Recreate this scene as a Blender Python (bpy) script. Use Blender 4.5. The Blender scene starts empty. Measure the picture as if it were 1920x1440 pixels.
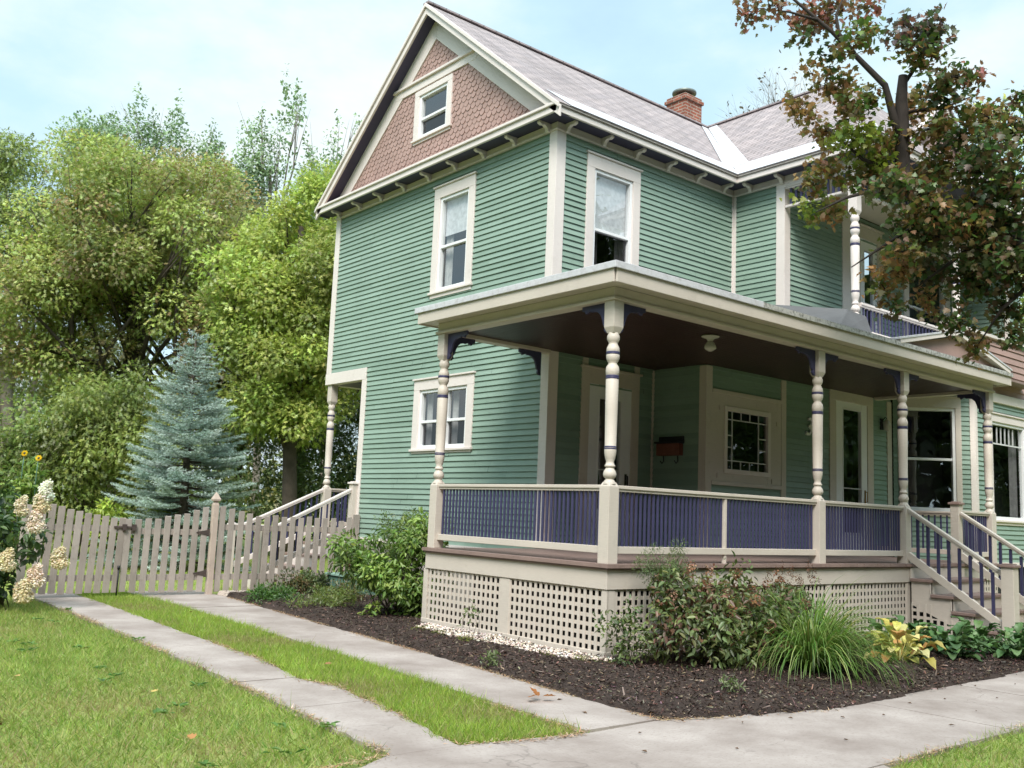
import bpy, bmesh, math, random
import numpy as np
from mathutils import Vector, Matrix

S = bpy.context.scene
COL = S.collection
rad = math.radians
random.seed(7)
RNG = np.random.default_rng(11)

# ------------------------------------------------------------------ camera
def cam_axes(yaw, pitch, roll):
    f = np.array([math.cos(yaw)*math.cos(pitch), math.sin(yaw)*math.cos(pitch), math.sin(pitch)])
    r = np.cross(f, [0, 0, 1]); r /= np.linalg.norm(r); u = np.cross(r, f)
    c, s = math.cos(roll), math.sin(roll)
    return c*r + s*u, -s*r + c*u, f
CR, CU, CF = cam_axes(0.88058, 0.13446, 0.04173)
cd = bpy.data.cameras.new('camera'); cam = bpy.data.objects.new('camera', cd); COL.objects.link(cam)
cd.sensor_width = 36; cd.lens = 1797.93424*36/1920; cd.clip_end = 2000; cd.clip_start = 0.05
m = Matrix(((CR[0], CU[0], -CF[0], -7.12307), (CR[1], CU[1], -CF[1], -6.98446), (CR[2], CU[2], -CF[2], 1.45306), (0, 0, 0, 1)))
cam.matrix_world = m
S.camera = cam

# ------------------------------------------------------------------ light
SUN_DIR = Vector((-0.63, -0.56, 0.95)).normalized()      # towards the sun
sl = bpy.data.lights.new('sun', 'SUN'); so = bpy.data.objects.new('sun', sl); COL.objects.link(so)
sl.energy = 2.75; sl.angle = rad(26); sl.color = (1.0, 0.95, 0.87)
so.rotation_euler = SUN_DIR.to_track_quat('Z', 'Y').to_euler()
W = bpy.data.worlds.new('World'); S.world = W; W.use_nodes = True
wn = W.node_tree; wn.nodes.clear()
def wnode(t, **k):
    n = wn.nodes.new(t)
    for a, b in k.items(): setattr(n, a, b)
    return n
sky = wnode('ShaderNodeTexSky'); sky.sky_type = 'NISHITA'; sky.sun_disc = False
sky.sun_elevation = math.asin(SUN_DIR.z); sky.sun_rotation = math.atan2(SUN_DIR.x, SUN_DIR.y)
sky.air_density = 1.0; sky.dust_density = 1.0; sky.ozone_density = 2.0
bg = wnode('ShaderNodeBackground'); bg.inputs['Strength'].default_value = 0.15
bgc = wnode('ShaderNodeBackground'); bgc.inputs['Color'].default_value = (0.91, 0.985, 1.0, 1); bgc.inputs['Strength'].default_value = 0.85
tc = wnode('ShaderNodeTexCoord')
mp = wnode('ShaderNodeMapping'); mp.inputs['Scale'].default_value = (1.0, 1.0, 2.0); mp.inputs['Location'].default_value = (0.35, 0.1, 0.0)
nz = wnode('ShaderNodeTexNoise'); nz.inputs['Scale'].default_value = 2.6; nz.inputs['Detail'].default_value = 9; nz.inputs['Roughness'].default_value = 0.55
cr = wnode('ShaderNodeValToRGB'); cr.color_ramp.elements[0].position = 0.36; cr.color_ramp.elements[0].color = (0.68, 0.68, 0.68, 1); cr.color_ramp.elements[1].position = 0.60; cr.color_ramp.elements[1].color = (1.0, 1.0, 1.0, 1)
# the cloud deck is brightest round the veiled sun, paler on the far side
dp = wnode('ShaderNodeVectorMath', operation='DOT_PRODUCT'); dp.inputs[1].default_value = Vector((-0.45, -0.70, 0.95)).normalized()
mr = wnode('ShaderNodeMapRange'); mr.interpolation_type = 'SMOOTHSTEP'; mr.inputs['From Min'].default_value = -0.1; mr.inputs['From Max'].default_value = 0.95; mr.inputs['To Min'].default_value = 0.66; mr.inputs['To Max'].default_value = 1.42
mx = wnode('ShaderNodeMixShader'); wo = wnode('ShaderNodeOutputWorld')
L_ = wn.links.new
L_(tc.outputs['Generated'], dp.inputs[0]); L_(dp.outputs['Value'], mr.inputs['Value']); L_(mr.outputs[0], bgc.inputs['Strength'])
cc = wnode('ShaderNodeValToRGB'); cc.color_ramp.elements[0].position = 0.44; cc.color_ramp.elements[0].color = (0.66, 0.915, 1.0, 1); cc.color_ramp.elements[1].position = 0.74; cc.color_ramp.elements[1].color = (1.0, 1.0, 0.99, 1)
L_(nz.outputs['Fac'], cc.inputs['Fac']); L_(cc.outputs[0], bgc.inputs['Color'])
L_(sky.outputs[0], bg.inputs['Color']); L_(tc.outputs['Generated'], mp.inputs['Vector']); L_(mp.outputs[0], nz.inputs['Vector'])
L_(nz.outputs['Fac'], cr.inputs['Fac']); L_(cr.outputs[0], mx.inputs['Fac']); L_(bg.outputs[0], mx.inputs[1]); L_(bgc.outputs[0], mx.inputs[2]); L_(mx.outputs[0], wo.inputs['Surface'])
S.view_settings.view_transform = 'Standard'; S.view_settings.look = 'None'
S.view_settings.exposure = 0.76; S.view_settings.gamma = 1.0; S.view_settings.use_curve_mapping = False
S.render.engine = 'CYCLES'
S.cycles.use_denoising = True
S.cycles.max_bounces = 7; S.cycles.transparent_max_bounces = 24; S.cycles.diffuse_bounces = 3; S.cycles.glossy_bounces = 3
S.cycles.caustics_reflective = False; S.cycles.caustics_refractive = False

# ------------------------------------------------------------------ materials
MATS = {}
def newmat(name):
    mt = bpy.data.materials.new(name); mt.use_nodes = True
    nt = mt.node_tree; nt.nodes.clear()
    out = nt.nodes.new('ShaderNodeOutputMaterial')
    MATS[name] = mt
    return mt, nt, out
def N(nt, t, **k):
    n = nt.nodes.new(t)
    for a, b in k.items():
        if a.startswith('i_'):
            n.inputs[a[2:].replace('_', ' ')].default_value = b
        else: setattr(n, a, b)
    return n
def c4(c): return (c[0], c[1], c[2], 1)
def mixrgb(nt, a, b, fac=None, mode='MIX', f=0.5):
    n = nt.nodes.new('ShaderNodeMix'); n.data_type = 'RGBA'; n.blend_type = mode
    n.inputs[0].default_value = f
    for s, v in ((6, a), (7, b)):
        if isinstance(v, tuple): n.inputs[s].default_value = c4(v)
        else: nt.links.new(v, n.inputs[s])
    if fac is not None: nt.links.new(fac, n.inputs[0])
    return n.outputs[2]
def ramp(nt, src, p0, c0, p1, c1):
    r = nt.nodes.new('ShaderNodeValToRGB'); e = r.color_ramp.elements
    e[0].position = p0; e[0].color = c4(c0); e[1].position = p1; e[1].color = c4(c1)
    nt.links.new(src, r.inputs[0]); return r.outputs[0]
def paint(name, col, var=0.12, rough=0.5, dirt=0.25, dirtcol=(0.18, 0.15, 0.12), grain=(3, 3, 40), bump=0.08, scale=2.0, th=0.56, rnd=0.0, rows=0.0):
    """weathered painted wood: broad tone variation, fine speckle, patchy dirt, faint brush bump"""
    mt, nt, out = newmat(name)
    b = N(nt, 'ShaderNodeBsdfPrincipled'); b.inputs['Roughness'].default_value = rough
    b.inputs['Specular IOR Level'].default_value = 0.35
    t = N(nt, 'ShaderNodeTexCoord')
    n1 = N(nt, 'ShaderNodeTexNoise', i_Scale=scale, i_Detail=6.0)
    nt.links.new(t.outputs['Object'], n1.inputs['Vector'])
    mpn = N(nt, 'ShaderNodeMapping'); mpn.inputs['Scale'].default_value = grain
    nt.links.new(t.outputs['Object'], mpn.inputs['Vector'])
    n2 = N(nt, 'ShaderNodeTexNoise', i_Scale=4.0, i_Detail=5.0); nt.links.new(mpn.outputs[0], n2.inputs['Vector'])
    n3 = N(nt, 'ShaderNodeTexNoise', i_Scale=scale*4.3, i_Detail=8.0, i_Roughness=0.7); nt.links.new(t.outputs['Object'], n3.inputs['Vector'])
    lo = tuple(max(0, c*(1-var)) for c in col); hi = tuple(min(1, c*(1+var)) for c in col)
    base = ramp(nt, n1.outputs['Fac'], 0.3, lo, 0.7, hi)
    base = mixrgb(nt, base, ramp(nt, n2.outputs['Fac'], 0.3, tuple(c*0.86 for c in col), 0.7, hi), f=0.4)
    df = ramp(nt, n3.outputs['Fac'], th, (0, 0, 0), th+0.22, (dirt, dirt, dirt))
    base = mixrgb(nt, base, dirtcol, fac=df)
    if rnd:                                  # every separate piece of wood has its own tone
        oi = N(nt, 'ShaderNodeObjectInfo'); base = mixrgb(nt, base, ramp(nt, oi.outputs['Random'], 0.0, (1-rnd, 1-rnd*1.05, 1-rnd*1.15), 1.0, (1+rnd*.7, 1+rnd*.75, 1+rnd*.8)), mode='MULTIPLY', f=1.0)
    if rows:                                 # every board of the siding has weathered a little differently
        sx = N(nt, 'ShaderNodeSeparateXYZ'); nt.links.new(t.outputs['Object'], sx.inputs[0])
        zr_ = N(nt, 'ShaderNodeMath', operation='MULTIPLY_ADD'); zr_.inputs[1].default_value = 1/rows; zr_.inputs[2].default_value = -0.93/rows+50.003; nt.links.new(sx.outputs[2], zr_.inputs[0])
        fl = N(nt, 'ShaderNodeMath', operation='FLOOR'); nt.links.new(zr_.outputs[0], fl.inputs[0])
        sm = N(nt, 'ShaderNodeMath', operation='ADD'); nt.links.new(sx.outputs[0], sm.inputs[0]); nt.links.new(sx.outputs[1], sm.inputs[1])
        of = N(nt, 'ShaderNodeMath', operation='MULTIPLY_ADD'); of.inputs[1].default_value = 1.37; nt.links.new(fl.outputs[0], of.inputs[0]); nt.links.new(sm.outputs[0], of.inputs[2])
        dv = N(nt, 'ShaderNodeMath', operation='DIVIDE'); dv.inputs[1].default_value = 3.1; nt.links.new(of.outputs[0], dv.inputs[0])
        f2 = N(nt, 'ShaderNodeMath', operation='FLOOR'); nt.links.new(dv.outputs[0], f2.inputs[0])
        cx_ = N(nt, 'ShaderNodeCombineXYZ'); nt.links.new(fl.outputs[0], cx_.inputs[0]); nt.links.new(f2.outputs[0], cx_.inputs[1])
        wn_ = N(nt, 'ShaderNodeTexWhiteNoise'); wn_.noise_dimensions = '2D'; nt.links.new(cx_.outputs[0], wn_.inputs['Vector'])
        base = mixrgb(nt, base, ramp(nt, wn_.outputs['Value'], 0.0, (.88, .89, .88), 1.0, (1.09, 1.07, 1.09)), mode='MULTIPLY', f=1.0)
    nt.links.new(base, b.inputs['Base Color'])
    if bump:
        bp = N(nt, 'ShaderNodeBump', i_Strength=bump, i_Distance=0.01); nt.links.new(n2.outputs['Fac'], bp.inputs['Height']); nt.links.new(bp.outputs[0], b.inputs['Normal'])
    nt.links.new(b.outputs[0], out.inputs[0])
    return mt
def flat(name, col, rough=0.6, metal=0.0, spec=0.4):
    mt, nt, out = newmat(name)
    b = N(nt, 'ShaderNodeBsdfPrincipled'); b.inputs['Base Color'].default_value = c4(col); b.inputs['Roughness'].default_value = rough
    b.inputs['Metallic'].default_value = metal; b.inputs['Specular IOR Level'].default_value = spec
    t = N(nt, 'ShaderNodeTexCoord'); n1 = N(nt, 'ShaderNodeTexNoise', i_Scale=14.0, i_Detail=4.0); nt.links.new(t.outputs['Object'], n1.inputs['Vector'])
    nt.links.new(ramp(nt, n1.outputs['Fac'], 0.3, tuple(c*0.82 for c in col), 0.7, tuple(min(1, c*1.14) for c in col)), b.inputs['Base Color'])
    nt.links.new(b.outputs[0], out.inputs[0]); return mt
GREEN = paint('green_paint', (0.238, 0.332, 0.27), rows=0.087, var=0.10, dirt=0.36, dirtcol=(0.12, 0.17, 0.13), grain=(2, 2, 30), scale=1.1)
CREAM = paint('cream_paint', (0.73, 0.655, 0.62), var=0.06, dirt=0.22, dirtcol=(0.34, 0.28, 0.22), scale=1.6)
TAUPE = paint('beige_paint', (0.58, 0.515, 0.455), var=0.07, dirt=0.3, dirtcol=(0.28, 0.24, 0.19), scale=1.5)
WHITE = paint('white_vinyl', (0.82, 0.82, 0.83), var=0.03, dirt=0.06, rough=0.35)
NAVY = paint('navy_paint', (0.048, 0.046, 0.105), var=0.18, dirt=0.2, dirtcol=(0.14, 0.13, 0.2), rough=0.45, scale=5)
PLUM = paint('plum_soffit_paint', (0.050, 0.046, 0.085), var=0.15, dirt=0.1, rough=0.55)
BROWN = paint('brown_shingle_paint', (0.38, 0.25, 0.22), var=0.16, dirt=0.3, dirtcol=(0.10, 0.06, 0.05), rough=0.65, scale=3)
DECK = paint('deck_brown_paint', (0.25, 0.175, 0.155), var=0.2, dirt=0.5, dirtcol=(0.07, 0.05, 0.04), rough=0.6, scale=3)
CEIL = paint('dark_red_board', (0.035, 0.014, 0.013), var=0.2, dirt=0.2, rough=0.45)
METAL = paint('white_roof_metal', (0.58, 0.575, 0.61), var=0.10, th=0.48, dirt=0.6, dirtcol=(0.36, 0.34, 0.33), rough=0.4, scale=3.5)
MOSSY = paint('mossy_metal', (0.46, 0.45, 0.43), var=0.12, th=0.46, dirt=0.95, dirtcol=(0.06, 0.055, 0.045), rough=0.6, scale=5)
TAR = paint('grey_roll_roofing', (0.125, 0.125, 0.13), var=0.2, dirt=0.4, dirtcol=(0.1, 0.1, 0.1), rough=0.85, scale=3)
FENCE = paint('weathered_picket_wood', (0.345, 0.295, 0.265), rnd=0.16, var=0.25, dirt=0.6, dirtcol=(0.13, 0.10, 0.085), rough=0.85, grain=(30, 30, 2), bump=0.25, scale=2.5)
POSTW = paint('pale_post_wood', (0.47, 0.375, 0.32), var=0.16, dirt=0.5, dirtcol=(0.2, 0.15, 0.11), rough=0.8, grain=(30, 30, 2), bump=0.2, scale=3)
STONE = paint('foundation_stone', (0.30, 0.27, 0.24), var=0.35, dirt=0.8, dirtcol=(0.09, 0.08, 0.07), rough=0.95, bump=0.5, scale=4)
PLANT = paint('planter_green_paint', (0.11, 0.2, 0.16), var=0.15, dirt=0.3)
DARKBARK = paint('dark_bark', (0.045, 0.036, 0.032), var=0.4, dirt=0.8, dirtcol=(0.015, 0.013, 0.011), rough=0.95, grain=(12, 12, 2), bump=0.6, scale=5)
BARK = paint('bark', (0.085, 0.068, 0.055), var=0.4, dirt=0.8, dirtcol=(0.03, 0.025, 0.02), rough=0.95, grain=(12, 12, 2), bump=0.6, scale=5)
PALEBARK = paint('pale_bark', (0.22, 0.19, 0.165), var=0.35, dirt=0.8, dirtcol=(0.07, 0.06, 0.05), rough=0.95, grain=(12, 12, 2), bump=0.5, scale=4)
RUST = flat('rusty_iron', (0.07, 0.05, 0.045), 0.7)
IRON = flat('black_iron', (0.02, 0.02, 0.022), 0.5)
BRASS = flat('brass', (0.35, 0.22, 0.08), 0.35, 0.9)
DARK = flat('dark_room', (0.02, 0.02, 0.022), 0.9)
CURT = flat('pale_curtain', (0.60, 0.59, 0.57), 0.9)
GREYCURT = flat('grey_screen_curtain', (0.22, 0.21, 0.215), 0.9)
SHADE_SKY = flat('white_shade_sky_panel', (0.80, 0.80, 0.83), 0.8)
PORCELAIN = flat('porcelain', (0.5, 0.47, 0.43), 0.2)
LEAD = flat('white_lead_came', (0.62, 0.62, 0.62), 0.5)
COPPER = flat('reddish_mailbox', (0.16, 0.055, 0.035), 0.5)
def glassmat(name, tint, refl):
    mt, nt, out = newmat(name)
    tr = N(nt, 'ShaderNodeBsdfTransparent'); tr.inputs[0].default_value = c4(tint)
    gl = N(nt, 'ShaderNodeBsdfGlossy'); gl.inputs['Roughness'].default_value = 0.015; gl.inputs[0].default_value = (0.95, 0.97, 1, 1)
    lw = N(nt, 'ShaderNodeLayerWeight'); lw.inputs['Blend'].default_value = 0.5
    fr = N(nt, 'ShaderNodeMath', operation='POWER'); fr.inputs[1].default_value = 4.0; nt.links.new(lw.outputs['Facing'], fr.inputs[0])
    t = N(nt, 'ShaderNodeTexCoord'); n1 = N(nt, 'ShaderNodeTexNoise', i_Scale=2.2, i_Detail=1.0); nt.links.new(t.outputs['Object'], n1.inputs['Vector'])
    bp = N(nt, 'ShaderNodeBump', i_Strength=0.06, i_Distance=0.05); nt.links.new(n1.outputs['Fac'], bp.inputs['Height']); nt.links.new(bp.outputs[0], gl.inputs['Normal'])
    ad = N(nt, 'ShaderNodeMath', operation='MULTIPLY_ADD'); ad.inputs[1].default_value = 0.8; ad.inputs[2].default_value = refl
    nt.links.new(fr.outputs[0], ad.inputs[0])
    mx = N(nt, 'ShaderNodeMixShader'); nt.links.new(ad.outputs[0], mx.inputs[0]); nt.links.new(tr.outputs[0], mx.inputs[1]); nt.links.new(gl.outputs[0], mx.inputs[2])
    nt.links.new(mx.outputs[0], out.inputs[0]); return mt
GLASS = glassmat('window_glass', (0.86, 0.88, 0.88), 0.13)
SCREEN = glassmat('screened_glass', (0.5, 0.5, 0.52), 0.05)
def leafmat(name, trans=0.32, gloss=0.06, rough=0.45):
    mt, nt, out = newmat(name)
    at = N(nt, 'ShaderNodeAttribute'); at.attribute_name = 'tint'
    d = N(nt, 'ShaderNodeBsdfDiffuse'); tl = N(nt, 'ShaderNodeBsdfTranslucent'); g = N(nt, 'ShaderNodeBsdfGlossy'); g.inputs['Roughness'].default_value = rough
    ge = N(nt, 'ShaderNodeNewGeometry')
    nt.links.new(at.outputs['Color'], d.inputs[0])
    tcx = mixrgb(nt, at.outputs['Color'], (1.0, 1.0, 0.55), mode='MULTIPLY', f=0.6)
    nt.links.new(tcx, tl.inputs[0])
    m1 = N(nt, 'ShaderNodeMixShader'); m1.inputs[0].default_value = trans; nt.links.new(d.outputs[0], m1.inputs[1]); nt.links.new(tl.outputs[0], m1.inputs[2])
    m2 = N(nt, 'ShaderNodeMixShader'); m2.inputs[0].default_value = gloss; nt.links.new(m1.outputs[0], m2.inputs[1]); nt.links.new(g.outputs[0], m2.inputs[2])
    nt.links.new(m2.outputs[0], out.inputs[0]); return mt
LEAF = leafmat('leaf', 0.44, 0.04); GRASSM = leafmat('grass_blade', 0.5, 0.02); NEEDLE = leafmat('needle', 0.2, 0.02); CHIP = leafmat('chip', 0.0, 0.02); PETAL = leafmat('petal', 0.35, 0.0)
def brickmat(name, c1, c2, mortar, bw, bh, ms, rough, bump, offset=0.5, noise=0.5, dark=(0.1, 0.1, 0.1)):
    mt, nt, out = newmat(name)
    b = N(nt, 'ShaderNodeBsdfPrincipled'); b.inputs['Roughness'].default_value = rough; b.inputs['Specular IOR Level'].default_value = 0.25
    uv = N(nt, 'ShaderNodeUVMap')
    br = N(nt, 'ShaderNodeTexBrick'); br.offset = offset; br.inputs['Scale'].default_value = 1.0
    br.inputs['Color1'].default_value = c4(c1); br.inputs['Color2'].default_value = c4(c2); br.inputs['Mortar'].default_value = c4(mortar)
    br.inputs['Brick Width'].default_value = bw; br.inputs['Row Height'].default_value = bh; br.inputs['Mortar Size'].default_value = ms; br.inputs['Mortar Smooth'].default_value = 0.2; br.inputs['Bias'].default_value = 0.0
    nt.links.new(uv.outputs[0], br.inputs['Vector'])
    n1 = N(nt, 'ShaderNodeTexNoise', i_Scale=1.3, i_Detail=8.0, i_Roughness=0.65); nt.links.new(uv.outputs[0], n1.inputs['Vector'])
    n2 = N(nt, 'ShaderNodeTexNoise', i_Scale=60.0, i_Detail=3.0); nt.links.new(uv.outputs[0], n2.inputs['Vector'])
    col = mixrgb(nt, br.outputs[0], dark, fac=ramp(nt, n1.outputs['Fac'], 0.45, (0, 0, 0), 0.75, (noise, noise, noise)))
    col = mixrgb(nt, col, ramp(nt, n2.outputs['Fac'], 0.3, (0.55, 0.55, 0.55), 0.7, (1, 1, 1)), mode='MULTIPLY', f=0.5)
    ms_ = N(nt, 'ShaderNodeMapping'); ms_.inputs['Scale'].default_value = (2.2, .22, 1); nt.links.new(uv.outputs[0], ms_.inputs['Vector'])
    n7 = N(nt, 'ShaderNodeTexNoise', i_Scale=2.0, i_Detail=6.0, i_Roughness=0.7); nt.links.new(ms_.outputs[0], n7.inputs['Vector'])
    col = mixrgb(nt, col, ramp(nt, n7.outputs['Fac'], 0.38, (0.72, 0.70, 0.70), 0.62, (1.06, 1.04, 1.04)), mode='MULTIPLY', f=0.8)
    nt.links.new(col, b.inputs['Base Color'])
    bp = N(nt, 'ShaderNodeBump', i_Strength=bump, i_Distance=0.012); bp.invert = True
    nt.links.new(br.outputs[1], bp.inputs['Height']); nt.links.new(bp.outputs[0], b.inputs['Normal'])
    nt.links.new(b.outputs[0], out.inputs[0]); return mt
ROOF = brickmat('pale_slate_shingle', (0.47, 0.40, 0.40), (0.33, 0.29, 0.30), (0.17, 0.15, 0.15), 0.28, 0.125, 0.010, 0.8, 0.8, noise=0.35, dark=(0.30, 0.26, 0.24))
BRICK = brickmat('red_brick', (0.36, 0.12, 0.075), (0.25, 0.085, 0.06), (0.42, 0.33, 0.27), 0.21, 0.072, 0.012, 0.9, 0.8, noise=0.5, dark=(0.16, 0.07, 0.05))
def groundmat(name, c1, c2, c3, s1, s2, rough=0.95, bump=0.4, dist=0.02, crack=None):
    mt, nt, out = newmat(name)
    b = N(nt, 'ShaderNodeBsdfPrincipled'); b.inputs['Roughness'].default_value = rough; b.inputs['Specular IOR Level'].default_value = 0.2
    t = N(nt, 'ShaderNodeTexCoord')
    n1 = N(nt, 'ShaderNodeTexNoise', i_Scale=s1, i_Detail=9.0, i_Roughness=0.62); n2 = N(nt, 'ShaderNodeTexNoise', i_Scale=s2, i_Detail=6.0, i_Roughness=0.7)
    for n in (n1, n2): nt.links.new(t.outputs['Object'], n.inputs['Vector'])
    col = ramp(nt, n1.outputs['Fac'], 0.35, c1, 0.68, c2)
    col = mixrgb(nt, col, c3, fac=ramp(nt, n2.outputs['Fac'], 0.52, (0, 0, 0), 0.72, (0.7, 0.7, 0.7)))
    if crack:
        n4 = N(nt, 'ShaderNodeTexNoise', i_Scale=3.0, i_Detail=5.0); nt.links.new(t.outputs['Object'], n4.inputs['Vector'])
        mv = mixrgb(nt, t.outputs['Object'], n4.outputs['Color'], mode='ADD', f=0.35)
        v = N(nt, 'ShaderNodeTexVoronoi', feature='DISTANCE_TO_EDGE'); v.inputs['Scale'].default_value = crack; nt.links.new(mv, v.inputs['Vector'])
        cf = ramp(nt, v.outputs['Distance'], 0.0, (0.45, 0.45, 0.45), 0.004, (0, 0, 0))
        n5 = N(nt, 'ShaderNodeTexNoise', i_Scale=0.9, i_Detail=2.0); nt.links.new(t.outputs['Object'], n5.inputs['Vector'])
        cf = mixrgb(nt, cf, ramp(nt, n5.outputs['Fac'], 0.52, (0, 0, 0), 0.58, (1, 1, 1)), mode='MULTIPLY', f=1.0)
        col = mixrgb(nt, col, tuple(c*0.45 for c in c1), fac=cf)
    nt.links.new(col, b.inputs['Base Color'])
    bp = N(nt, 'ShaderNodeBump', i_Strength=bump, i_Distance=dist); nt.links.new(n2.outputs['Fac'], bp.inputs['Height']); nt.links.new(bp.outputs[0], b.inputs['Normal'])
    nt.links.new(b.outputs[0], out.inputs[0]); return mt
CONC = groundmat('concrete', (0.26, 0.215, 0.195), (0.43, 0.375, 0.35), (0.22, 0.175, 0.155), 1.3, 42.0, 0.9, 0.12, 0.006, crack=0.55)
SOIL = groundmat('lawn_soil', (0.20, 0.25, 0.07), (0.27, 0.30, 0.09), (0.26, 0.21, 0.11), 0.8, 14.0)
MULCHB = groundmat('mulch_base', (0.042, 0.030, 0.026), (0.085, 0.060, 0.05), (0.014, 0.01, 0.009), 5.0, 45.0, 0.95, 0.9, 0.03)
PEB = groundmat('gravel_base', (0.40, 0.33, 0.28), (0.55, 0.47, 0.42), (0.2, 0.16, 0.13), 8.0, 60.0)

# ------------------------------------------------------------------ mesh helpers
class MB:
    def __init__(s): s.v = []; s.f = []; s.sm = []
    def quad(s, *pts, smooth=False):
        i = len(s.v); s.v += [tuple(p) for p in pts]; s.f.append(tuple(range(i, i+len(pts)))); s.sm.append(smooth)
    def hexa(s, p):          # p: 8 points, bottom 4 (ccw from above) then top 4
        i = len(s.v); s.v += [tuple(q) for q in p]
        for a in ((3, 2, 1, 0), (4, 5, 6, 7), (0, 1, 5, 4), (1, 2, 6, 5), (2, 3, 7, 6), (3, 0, 4, 7)):
            s.f.append(tuple(i+k for k in a)); s.sm.append(False)
    def box(s, x0, x1, y0, y1, z0, z1):
        s.hexa([(x0, y0, z0), (x1, y0, z0), (x1, y1, z0), (x0, y1, z0), (x0, y0, z1), (x1, y0, z1), (x1, y1, z1), (x0, y1, z1)])
    def fbox(s, fr, h0, h1, z0, z1, o0, o1):
        P = fr.P
        s.hexa([P(h0, z0, o0), P(h1, z0, o0), P(h1, z0, o1), P(h0, z0, o1), P(h0, z1, o0), P(h1, z1, o0), P(h1, z1, o1), P(h0, z1, o1)])
    def bar(s, a, b, w, h, up=(0, 0, 1)):   # rectangular bar from a to b
        a = Vector(a); b = Vector(b); d = (b-a).normalized(); u = Vector(up); r = d.cross(u).normalized(); u = r.cross(d).normalized()
        q = []
        for c in (a, b):
            q.append([c + r*(sx*w/2) + u*(sy*h/2) for sx, sy in ((-1, -1), (1, -1), (1, 1), (-1, 1))])
        s.hexa(q[0] + q[1])
    def prism(s, poly, fr, o0, o1):         # polygon in frame (h,z), extruded between offsets
        n = len(poly); i = len(s.v)
        s.v += [tuple(fr.P(h, z, o0)) for h, z in poly] + [tuple(fr.P(h, z, o1)) for h, z in poly]
        s.f.append(tuple(range(i+n-1, i-1, -1))); s.f.append(tuple(range(i+n, i+2*n))); s.sm += [False, False]
        for k in range(n):
            j = (k+1) % n; s.f.append((i+k, i+j, i+n+j, i+n+k)); s.sm.append(False)
    def lathe(s, c, prof, seg=14, axis=None, cap=True):   # prof: list of (z, r)
        i = len(s.v); n = len(prof)
        for z, r in prof:
            for k in range(seg):
                a = 2*math.pi*k/seg; s.v.append((c[0]+r*math.cos(a), c[1]+r*math.sin(a), c[2]+z))
        for j in range(n-1):
            for k in range(seg):
                l = (k+1) % seg
                s.f.append((i+j*seg+k, i+j*seg+l, i+(j+1)*seg+l, i+(j+1)*seg+k)); s.sm.append(True)
        if cap:
            s.f.append(tuple(i+k for k in range(seg-1, -1, -1))); s.f.append(tuple(i+(n-1)*seg+k for k in range(seg))); s.sm += [False, False]
    def tube(s, pts, radii, seg=8):
        pts = [Vector(p) for p in pts]; i = len(s.v); n = len(pts)
        prev = None
        for j, p in enumerate(pts):
            d = (pts[min(j+1, n-1)] - pts[max(j-1, 0)]).normalized()
            ref = prev if prev is not None else (Vector((0, 0, 1)) if abs(d.z) < .9 else Vector((1, 0, 0)))
            r = (ref - d*ref.dot(d)).normalized(); prev = r; u = d.cross(r)
            for k in range(seg):
                a = 2*math.pi*k/seg; s.v.append(tuple(p + (r*math.cos(a) + u*math.sin(a))*radii[j]))
        for j in range(n-1):
            for k in range(seg):
                l = (k+1) % seg
                s.f.append((i+j*seg+k, i+j*seg+l, i+(j+1)*seg+l, i+(j+1)*seg+k)); s.sm.append(True)
        s.f.append(tuple(i+k for k in range(seg-1, -1, -1))); s.f.append(tuple(i+(n-1)*seg+k for k in range(seg))); s.sm += [False, False]
    def build(s, name, mat, parent=None, bevel=0.0, uv=False):
        org = ORG.get(parent.name, Vector((0, 0, 0))) if parent is not None else Vector((0, 0, 0))
        me = bpy.data.meshes.new(name)
        me.from_pydata([(x-org[0], y-org[1], z-org[2]) for x, y, z in s.v], [], s.f)
        me.polygons.foreach_set('use_smooth', s.sm)
        me.materials.append(mat)
        bm = bmesh.new(); bm.from_mesh(me); bmesh.ops.recalc_face_normals(bm, faces=bm.faces); bm.to_mesh(me); bm.free()
        if uv: autouv(me)
        o = bpy.data.objects.new(name, me); COL.objects.link(o)
        if parent is not None: o.parent = parent
        ORG[o.name] = Vector(org)
        if bevel:
            b = o.modifiers.new('bevel', 'BEVEL'); b.width = bevel; b.segments = 2; b.limit_method = 'ANGLE'; b.angle_limit = rad(50)
        return o
ORG = {}
def autouv(me):
    uvl = me.uv_layers.new(name='UVMap')
    for p in me.polygons:
        n = p.normal
        t = Vector((1, 0, 0)) if abs(n.z) > .999 else Vector((0, 0, 1)).cross(n).normalized()
        v = n.cross(t)
        for li in p.loop_indices:
            co = me.vertices[me.loops[li].vertex_index].co; uvl.data[li].uv = (co.dot(t), co.dot(v))
class Frame:
    def __init__(s, o, d, n): s.o = Vector((o[0], o[1], 0)); s.d = Vector((d[0], d[1], 0)).normalized(); s.n = Vector((n[0], n[1], 0)).normalized()
    def P(s, h, z, off=0.0): q = s.o + s.d*h + s.n*off; return Vector((q.x, q.y, z))
def tag(o, label=None, cat=None, group=None, kind=None):
    if label: o['label'] = label
    if cat: o['category'] = cat
    if group: o['group'] = group
    if kind: o['kind'] = kind
    return o
def thing(name, loc, label, cat, group=None):
    o = bpy.data.objects.new(name, None); COL.objects.link(o); o.location = loc; o.empty_display_size = .2
    ORG[o.name] = Vector(loc); return tag(o, label, cat, group)
def inst(src, parent, delta):       # another copy of a part: shares mesh data
    o = src.copy(); COL.objects.link(o); o.parent = parent; o.location = src.location + Vector(delta); ORG[o.name] = ORG[src.name] + Vector(delta)
    return o

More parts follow.
